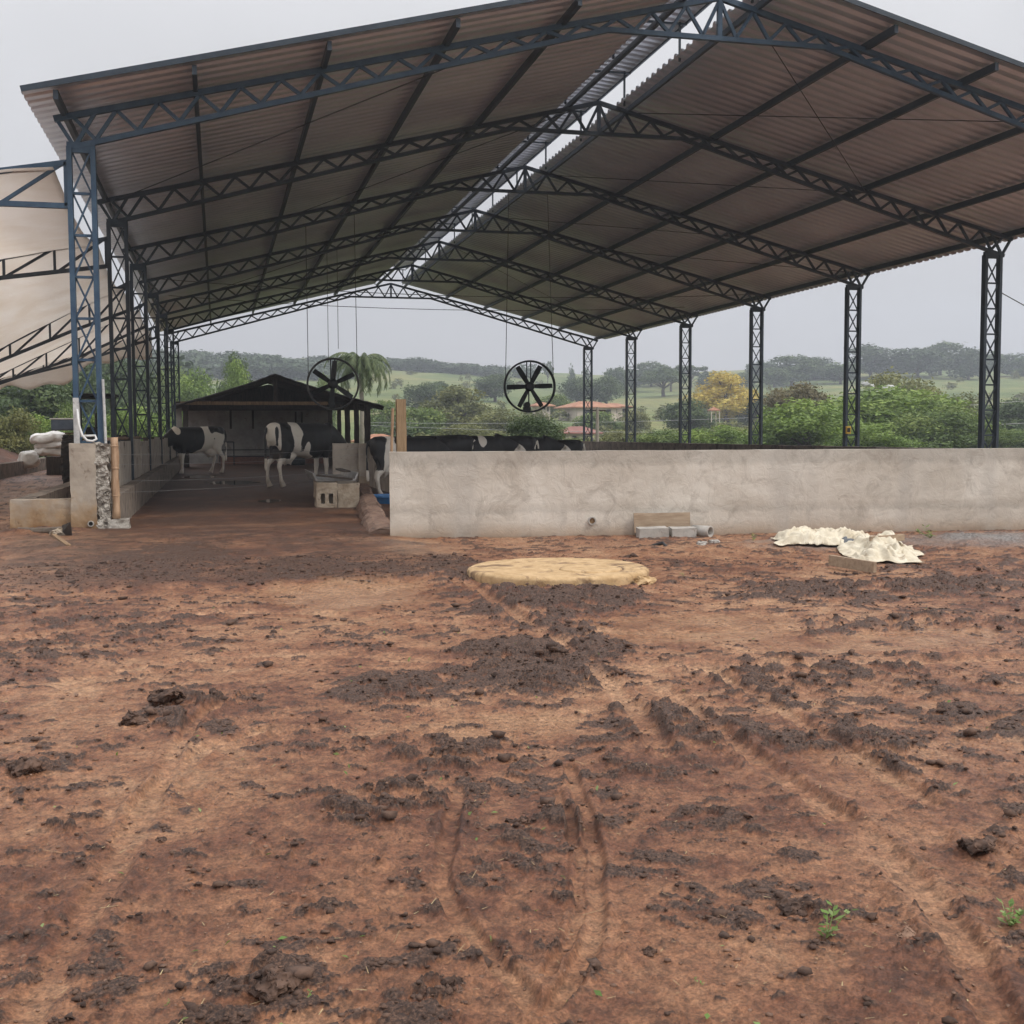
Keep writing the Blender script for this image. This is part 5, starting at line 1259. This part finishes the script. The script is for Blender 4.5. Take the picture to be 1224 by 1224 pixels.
# left side
for i, (px, yt, w, D, kind, mat, lab, nm) in enumerate([
    (35, 440, 120, 62, 'round', 'leaf_dark', 'large dark tree with a thick trunk above the earth bank on the far left', 'tree'),
    (95, 430, 90, 74, 'round', 'leaf_dark', 'dark tree behind the front left column', 'tree'),
    (140, 424, 90, 88, 'round', 'leaf_dark', 'dark tree behind the second left column', 'tree'),
    (175, 470, 80, 66, 'bush', 'leaf_bright', 'bright green bush behind the third left column', 'bush'),
    (135, 478, 70, 62, 'bush', 'leaf_bright', 'bright green bush between the first two left columns', 'bush'),
    (232, 446, 70, 96, 'round', 'leaf_bright', 'light green tree left of the old barn roof', 'tree'),
    (205, 432, 56, 120, 'round', 'leaf_green', 'green tree behind the farthest left columns', 'tree'),
    (283, 433, 52, 92, 'round', 'leaf_bright', 'bright tree top just behind the ridge of the old barn, left of it', 'tree'),
    (283, 417, 56, 104, 'conic', 'leaf_dark', 'dark pointed tree rising behind the old barn roof', 'conifer'),
    (55, 482, 60, 54, 'bush', 'leaf_bright', 'bright green bush above the earth bank', 'bush'),
    (10, 478, 70, 52, 'bush', 'leaf_olive', 'olive bush on the top of the earth bank at the far left', 'bush'),
    (85, 474, 50, 58, 'bush', 'leaf_green', 'green bush behind the grey water tank', 'bush'),
    (392, 441, 34, 108, 'round', 'leaf_green', 'green tree seen through the left fan', 'tree')]):
    tree(px, yt, w, D, kind, mat, lab, nm, seed=i, cat='bush' if nm == 'bush' else 'tree', n=8000, leaf=.045, group='trees along the left side')

# wooded ridges that read as one mass
def forest(px0, px1, top, D0, D1, n_tree, label, mat, seed, wmin=5, wmax=9):
    rng = np.random.default_rng(seed); VV = []; FF = []; TT = []; k = 0
    for q in range(n_tree):
        px = rng.uniform(px0, px1); D = rng.uniform(D0, D1); x, y, z = ground_xy(px, D)
        yt = np.interp(px, [t[0] for t in top], [t[1] for t in top])+rng.uniform(0, 5)
        zt = CAMH+(518.5-(px-260)*.0042-yt)*D/FPX; h = max(3., zt-z); w = rng.uniform(wmin, wmax)
        P, Nn, tone, C = crown_pts('tall' if q % 3 else 'round', 260, rng); V, F = leaves(P, Nn, .14, rng)
        VV.append(V*np.array([w, w, h])+np.array([x, y, z])); FF.append(F+k); TT.append(tone); k += len(V)
    o = link('forest', npmesh('forest', np.concatenate(VV), np.concatenate(FF), M[mat], [('leaf', 'FACE', np.concatenate(TT))]))
    return stuff(o, label, 'forest')
forest(430, 527, [(430, 430), (450, 428), (520, 425), (528, 432)], 335, 352, 60, 'even eucalyptus plantation on the skyline between the palm and the right fan', 'leaf_far', 1, 6, 9)
forest(526, 640, [(526, 437), (545, 442), (600, 436), (640, 432)], 335, 350, 46, 'lower line of woods on the skyline behind the right fan', 'leaf_far', 2, 6, 10)
forest(130, 425, [(130, 408), (215, 418), (250, 416), (330, 422), (370, 432), (425, 442)], 280, 350, 190, 'hazy wooded hillside behind the old barn on the left', 'leaf_far', 3, 8, 13)
forest(-80, 215, [(-80, 418), (100, 425), (215, 424)], 150, 200, 60, 'wooded slope behind the left columns under the awning', 'leaf_far', 4, 8, 13)
# scrub patches on the slope
rng = np.random.default_rng(9); VV = []; FF = []; TT = []; k = 0
for q in range(230):
    px = rng.uniform(440, 1240); D = rng.uniform(88, 190) if q % 4 else rng.uniform(200, 330); x, y, z = ground_xy(px, D)
    P, Nn, tone, C = crown_pts('bush', 170, rng); V, F = leaves(P, Nn, .2, rng); w = rng.uniform(1.4, 4.2); h = rng.uniform(.8, 2.2)
    VV.append(V*np.array([w, w, h])+np.array([x, y, z])); FF.append(F+k); TT.append(tone); k += len(V)
stuff(link('scrub', npmesh('scrub', np.concatenate(VV), np.concatenate(FF), M['leaf_olive'], [('leaf', 'FACE', np.concatenate(TT))])), 'low scrub scattered over the valley slope', 'scrub')

# palm
px_, D_ = 432, 66
x, y, z = ground_xy(px_, D_); top = CAMH+(518-437)*D_/FPX
pt = thing('palm_tree', 'feathery palm with drooping fronds behind the right slope of the old barn roof', 'palm', (x, y, z), 0)
b = MB(); b.tube([(0, 0, -.2), (.05, 0, (top-z)*.5), (0, 0, top-z)], [.17, .13, .11], 12); b.build('trunk', M['pale_bark'], pt, True)
rng = np.random.default_rng(21); VV = []; TT = []
for k in range(40):
    az = k*2.399; el = rng.uniform(.15, 1.25); ln = rng.uniform(1.9, 2.8); dirh = np.array([math.cos(az), math.sin(az), 0])
    pts = []; p = np.array([0, 0, top-z]); e_ = el
    for s in range(16):
        pts.append(p.copy()); p = p+(dirh*math.cos(e_)+np.array([0, 0, math.sin(e_)]))*ln/15; e_ -= .15+.05*rng.uniform()
    sd_ = np.cross(dirh, [0, 0, 1])
    for s in range(1, 16):
        for sg in (-1, 1):
            for j in range(3):
                a = pts[s-1]*(1-j/3)+pts[s]*(j/3); d = sd_*sg*rng.uniform(.35, .6)+(pts[s]-pts[s-1])*2.2+np.array([0, 0, -.35-.3*rng.uniform()]); d = d/np.linalg.norm(d)*rng.uniform(.42, .75)*(1-.45*s/15)
                w_ = (pts[s]-pts[s-1])*.20
                VV += [a-w_, a+w_, a+d+w_*.2, a+d-w_*.2]; TT.append(rng.uniform())
VV = np.array(VV); o = link('fronds', npmesh('fronds', VV, np.arange(len(VV)).reshape(-1, 4), M['leaf_palm'], [('leaf', 'FACE', TT)]), pt)

# ------------------------------------------------------------------ houses, pole and rocks on the slope
def house(px, D, w, dp, hw, hr, rz, roof, label, base=None, name='house', windows=2, over=.5):
    x, y, z = ground_xy(px, D)
    if base is not None: z = CAMH+(515-base)*D/FPX
    t = thing(name, label, 'house', (x, y, z), rz)
    b = MB(); b.box((0, 0, hw/2-.6), (w, dp, hw+1.2)); b.build('wall', M['house_wall'], t)
    b = MB(); xo, yo = w/2+over, dp/2+over; r_ = w*.22
    b.add([(-xo, -yo, hw), (xo, -yo, hw), (xo, yo, hw), (-xo, yo, hw), (-r_, 0, hw+hr), (r_, 0, hw+hr), (-xo, -yo, hw-.12), (xo, -yo, hw-.12), (xo, yo, hw-.12), (-xo, yo, hw-.12)],
          [(0, 1, 5, 4), (1, 2, 5), (2, 3, 4, 5), (3, 0, 4), (6, 7, 1, 0), (7, 8, 2, 1), (8, 9, 3, 2), (9, 6, 0, 3), (9, 8, 7, 6)]); b.build('roof', M[roof], t)
    for k in range(windows):
        b = MB(); b.box((-w/2+w*(k+.6)/(windows+.2), -dp/2-.02, hw*.5), (w*.12, .08, hw*.4)); b.build('window', M['black'], t)
    b = MB(); b.box((w*.30, -dp/2-.02, hw*.38), (w*.11, .08, hw*.74)); b.build('door', M['wood_dark'], t)
    return t
house(702, 150, 5.6, 5, 1.25, .75, .2, 'terracotta', 'pale house with an orange tiled roof on the slope beside the farthest right column', 497, over=.5)
house(733, 158, 2.4, 4, 1.3, .45, .1, 'terracotta', 'small orange roofed annex to the right of the orange roofed house', 496)
house(690, 112, 3.0, 4, 1.0, .6, -.1, 'red_roof', 'pale house with a low red roof behind the farthest right column, below the orange one', 528)
house(647, 140, 1.5, 2, .7, .4, .1, 'terracotta', 'tiny orange roof glimpsed through the right fan', 490, windows=1)
house(452, 78, 1.6, 3, .5, .45, .2, 'terracotta', 'low house with a pinkish roof between the old barn and the timber post', 533, windows=1)
x, y, z = ground_xy(853, 118); z = CAMH+(515-500)*118/FPX
g_ = thing('gazebo', 'small open gazebo with an orange roof in front of the yellow tree', 'gazebo', (x, y, z+.15)); g_.scale = (.6, .6, .75)
b = MB(); b.add([(-.85, -.85, 1.0), (.85, -.85, 1.0), (.85, .85, 1.0), (-.85, .85, 1.0), (0, 0, 1.45), (-.85, -.85, .92), (.85, -.85, .92), (.85, .85, .92), (-.85, .85, .92)], [(0, 1, 4), (1, 2, 4), (2, 3, 4), (3, 0, 4), (5, 6, 1, 0), (6, 7, 2, 1), (7, 8, 3, 2), (8, 5, 0, 3), (8, 7, 6, 5)]); b.build('roof', M['terracotta'], g_)
for sx in (-.7, .7):
    for sy in (-.7, .7):
        b = MB(); b.box((sx, sy, .2), (.12, .12, 1.6)); b.build('post', M['house_wall'], g_)
x, y, z = ground_xy(714, 62)
pl = thing('utility_pole', 'plain concrete utility pole right of the farthest right column', 'pole', (x, y, z))
b = MB(); hp = CAMH+(516-486)*62/FPX-z; b.tube([(0, 0, -.2), (0, 0, hp)], [.10, .075], 10); b.build('shaft', M['pole'], pl)
b = MB(); b.bar((-.45, 0, hp-.18), (.45, 0, hp-.18), .07, .07); b.build('crossarm', M['wood_dark'], pl)
for i, (ya, yb, D, lab) in enumerate(((497, 478, 70, 'upper power line crossing behind the right columns'), (511, 505, 70, 'lower power line crossing behind the right columns'))):
    b = MB(); A = at(430, ya+(8 if i == 0 else -3), D); B_ = at(1240, yb, D); pts = []
    for t in np.linspace(0, 1, 25): pts.append((A[0]+(B_[0]-A[0])*t, A[1]+(B_[1]-A[1])*t, A[2]+(B_[2]-A[2])*t-.5*4*t*(1-t)))
    b.tube(pts, .012, 5); tag(b.build('power_line', M['wire']), lab, 'cable', 'power lines')
b = MB(); A = (XR+.2, TY[1], 4.3); B_ = at(1260, 385, 31); b.tube([A, B_], .012, 5); tag(b.build('stay_wire', M['rope']), 'thin stay wire running right from the nearest right column', 'wire')
for i, (px, py, s) in enumerate(((1037, 461, .75), (1062, 465, .9), (1052, 470, .6))):
    p = at(px, py, 76); bm = bmesh.new(); bmesh.ops.create_icosphere(bm, subdivisions=3, radius=s*.55); me = bpy.data.meshes.new('pale_rock')
    for v_ in bm.verts: v_.co.z *= .5
    bm.to_mesh(me); bm.free(); me.materials.append(M['rock']); o = link('pale_rock', me, None, p); roughen(o, .25, .5, 300+i)
    tag(o, ['left pale rock showing in the big bush between the nearest columns', 'largest pale rock showing in the big bush between the nearest columns', 'small lower pale rock showing in the big bush between the nearest columns'][i], 'rock', 'pale rocks in the bush')

# ------------------------------------------------------------------ small things on the mud
def clod(px, py, wpx, label, seed, mat='clod', flat=.55):
    p = gz(px, py); s = wpx*math.hypot(p[0], p[1])/FPX/2*.78
    bm = bmesh.new(); bmesh.ops.create_icosphere(bm, subdivisions=5, radius=s)
    for v_ in bm.verts: v_.co.z *= flat
    me = bpy.data.meshes.new('mud_clod'); bm.to_mesh(me); bm.free(); me.materials.append(M[mat]); me.polygons.foreach_set('use_smooth', [True]*len(me.polygons))
    o = link('mud_clod' if mat == 'clod' else 'stone', me, None, (p[0], p[1], ground_z(p[0], p[1])-s*flat*.18)); roughen(o, s*.75, s*1.2, seed); roughen(o, s*.2, s*.4, seed+3); roughen(o, s*.10, s*.16, seed+7)
    return tag(o, label, 'clod' if mat == 'clod' else 'stone', 'clods and stones on the mud')
clod(1085, 1123, 30, 'rounded red brown stone near the weed at the lower right', 1, 'stone', .7)
for i, (px, py, w, lab) in enumerate(((140, 1085, 18, 'small dark clod in the lower left, below the wheel rut'), (193, 1003, 16, 'dark lump at the left, above the wheel rut end'), (32, 926, 44, 'flat dark clod at the far left edge of the mud'), (955, 1088, 62, 'wide dark clod beside the green weed'),
    (265, 1182, 34, 'round dark clod at the lower left, beside the biggest clod'), (325, 1192, 84, 'biggest dark clod at the bottom left'), (1168, 1020, 56, 'broad cracked clod at the right, above the stone'), (540, 1192, 50, 'dark crumbly clod at the bottom middle'),
    (435, 1003, 16, 'round dark clod left of the oval wheel rut'), (620, 985, 36, 'dark clod inside the top of the oval wheel rut'), (160, 866, 40, 'dark churned clod at the left, above the wheel rut'), (200, 848, 46, 'long dark clod at the left, above the curved rut'), (300, 1000, 18, 'small dark lump left of the middle'), (888, 1110, 30, 'small dark clod left of the widest clod by the weed'), (775, 1140, 26, 'flat dark clod right of the oval wheel rut'))):
    clod(px, py, w, lab, 20+i, 'clod', .38)
def sprout(px, py, hpx, n, label, seed, spread=.5):
    p = gz(px, py); D = math.hypot(p[0], p[1]); h = hpx*D/FPX; rng = np.random.default_rng(seed); VV = []; TT = []
    stems = []
    for k in range(max(2, n//7)):
        lean = np.array([rng.normal()*spread, rng.normal()*spread, 1.]); lean /= np.linalg.norm(lean); hh = h*rng.uniform(.5, 1.05)
        for j in range(7):
            t = (j+1)/7; a = lean*hh*t+np.array([.12*hh*math.sin(t*2+k), .1*hh*math.cos(t*2+k), 0])*t
            az = rng.uniform(0, 6.283); d = np.array([math.cos(az), math.sin(az), rng.uniform(-.1, .7)])*h*rng.uniform(.16, .34); s = np.cross(d, [0, 0, 1]); s = s/np.linalg.norm(s)*np.linalg.norm(d)*.26
            VV += [a, a+d*.5+s, a+d, a+d*.5-s]; TT.append(rng.uniform())
        s = np.array([h*.022, 0, 0]); VV += [-s, s, lean*hh+s*.4+np.array([.02*h, 0, 0]), lean*hh-s*.4+np.array([.02*h, 0, 0])]; TT.append(.9)
    VV = np.array(VV)
    o = link('weed', npmesh('weed', VV, np.arange(len(VV)).reshape(-1, 4), M['weed'], [('leaf', 'FACE', TT)]), None, (p[0], p[1], ground_z(p[0], p[1])-.004)); return tag(o, label, 'weed', 'weeds on the mud')
sprout(988, 1128, 50, 21, 'tall thin green weed at the lower right, beside the widest clod', 1, .25)
sprout(1208, 1108, 34, 42, 'bushy green weed at the right edge of the mud', 2, .9)
sprout(676, 1050, 9, 14, 'tiny green tuft inside the oval wheel rut', 3, 1.)
sprout(835, 1180, 12, 14, 'small green tuft at the bottom, left of the tall weed', 4, 1.)
sprout(370, 1200, 16, 14, 'small green tuft beside the biggest dark clod', 5, .9)
sprout(198, 1202, 9, 14, 'tiny pale tuft at the bottom left', 6, 1.)
sprout(900, 655, 12, 21, 'small weed at the foot of the rendered wall, left of the tarpaulins', 7, .6)
sprout(940, 640, 12, 21, 'small weed behind the left end of the tarpaulin strip', 8, .7)
sprout(1112, 648, 20, 35, 'dull green weed at the right end of the bunched tarpaulin', 9, .8)
sprout(818, 690, 10, 14, 'tiny weed right of the round tank cover', 10, .8)
sprout(705, 1158, 8, 14, 'tiny green tuft right of the lower rut crossing', 11, 1.)
# leaves, straw and crumbs too many to count
rng = np.random.default_rng(33)
def scatter(n, rmin, rmax, power):
    r = rmin+(rmax-rmin)*rng.uniform(0, 1, n)**power; a = YAW+rng.uniform(-.48, .48, n); return r*np.sin(a), r*np.cos(a)
x, y = scatter(900, 2.0, 9, 1.25); hgt = ground_fields(x, y)[0]; az = rng.uniform(0, 6.283, 900); ln = rng.uniform(.003, .013, 900)*np.where(rng.uniform(size=900) < .07, 3.2, 1); w_ = rng.uniform(.0008, .0017, 900)
d = np.stack([np.cos(az), np.sin(az), rng.normal(size=900)*.15], 1)*ln[:, None]; s = np.stack([-np.sin(az), np.cos(az), np.zeros(900)], 1)*w_[:, None]; P = np.stack([x, y, hgt+.005], 1)
V = np.stack([P-d-s, P+d-s*.6+[0, 0, .002], P+d+s*.6+[0, 0, .002], P-d+s], 1).reshape(-1, 3)
stuff(link('straw_litter', npmesh('straw_litter', V, np.arange(len(V)).reshape(-1, 4), M['straw'], [('leaf', 'FACE', rng.uniform(size=900))])), 'bits of pale straw and stalks strewn over the mud', 'straw')
x, y = scatter(110, 2.0, 9, 1.3); hgt = ground_fields(x, y)[0]; P = np.stack([x, y, hgt+.007], 1); Nn = np.tile([0, 0, 1.], (110, 1))
V, F = leaves(P, Nn*1.5, .022, rng, .5)
stuff(link('leaf_litter', npmesh('leaf_litter', V, F, M['weed'], [('leaf', 'FACE', rng.uniform(size=110))])), 'torn green leaves dropped on the mud', 'leaves')
bm = bmesh.new(); bmesh.ops.create_icosphere(bm, subdivisions=1, radius=1); iv = np.array([v_.co[:] for v_ in bm.verts]); ifc = np.array([[v_.index for v_ in f_.verts] for f_ in bm.faces]); bm.free()
def crumbs(n, rmin, rmax, power, smin, smax, mat, name, label, cat, dense):
    x, y = scatter(n*3, rmin, rmax, power); fl = ground_fields(x, y); keep = np.where(fl[1] > dense*rng.uniform(.3, 1.3, len(x)))[0][:n]; x, y, hh = x[keep], y[keep], fl[0][keep]; VV = []; FF = []
    for i in range(len(x)):
        s = (smin+(smax-smin)*rng.uniform()**2)*(1+.05*math.hypot(x[i], y[i])); q = iv*np.array([rng.uniform(.8, 1.4), rng.uniform(.8, 1.4), rng.uniform(.4, .75)])*(1+.30*rng.normal(size=(len(iv), 1)))*s
        VV.append(q+np.array([x[i], y[i], hh[i]+s*.12])); FF.append(ifc+i*len(iv))
    stuff(link(name, npmesh(name, np.concatenate(VV), np.concatenate(FF), M[mat])), label, cat)
crumbs(11000, 1.9, 12, 1.05, .0025, .0085, 'clod', 'manure_crumbs', 'dark crumbs of manure scattered over the mud', 'manure', .30)
crumbs(2600, 1.9, 11, 1.1, .0025, .0075, 'clod_red', 'earth_crumbs', 'reddish brown crumbs of wet earth scattered over the mud', 'earth', -.1)
crumbs(900, 2.0, 12, 1.0, .008, .022, 'clod', 'manure_lumps', 'fist sized lumps of dark manure lying in the churned patches', 'manure', .7)
crumbs(900, 2.0, 8, 1.2, .0012, .004, 'stone', 'pebbles', 'small pale pebbles on the mud', 'pebbles', -.1)

# shallow water standing on the alley floor
mt, n, l, b, o = newmat('standing_water')
b.inputs['Base Color'].default_value = (.10, .075, .058, 1); b.inputs['Roughness'].default_value = .04; b.inputs['Specular IOR Level'].default_value = .6
for i, (px, py, wx_, wy_) in enumerate(((278, 577, .62, 1.3), (322, 599, .22, .5), (240, 570, .5, 1.2))):
    p = gz(px, py); a_ = np.linspace(0, 2*np.pi, 48, endpoint=False); rr = 1+.45*fbm(np.cos(a_)*1.2+i*3, np.sin(a_)*1.2, .8, 3, 600+i)
    V = np.stack([p[0]+wx_*rr*np.cos(a_), p[1]+wy_*rr*np.sin(a_), np.zeros(48)], 1); g = ground_fields(V[:, 0], V[:, 1])[0]; V[:, 2] = np.percentile(g, 40)+.004
    me = bpy.data.meshes.new('puddle'); me.from_pydata([tuple(q) for q in V], [], [tuple(range(48))]); me.materials.append(mt); struct(link('puddle', me))

# ------------------------------------------------------------------ humid air
bm = bmesh.new(); bmesh.ops.create_cube(bm, size=1); me = bpy.data.meshes.new('haze'); bm.to_mesh(me); bm.free()
mt = bpy.data.materials.new('humid_air'); mt.use_nodes = True; n = mt.node_tree.nodes; n.clear()
o_ = n.new('ShaderNodeOutputMaterial'); pv = n.new('ShaderNodeVolumePrincipled'); pv.inputs['Color'].default_value = (.86, .92, 1.0, 1); pv.inputs['Density'].default_value = .0013; pv.inputs['Anisotropy'].default_value = .2
mt.node_tree.links.new(pv.outputs[0], o_.inputs['Volume']); me.materials.append(mt)
hz = link('haze', me, None, (0, 0, 0)); hz.scale = (1000, 1000, 1); hz.location = (0, 0, 24); hz.scale[2] = 90; hz.location[2] = 14
hz['kind'] = 'stuff'; hz['label'] = 'humid rainy air greying the distant hills'; hz['category'] = 'haze'
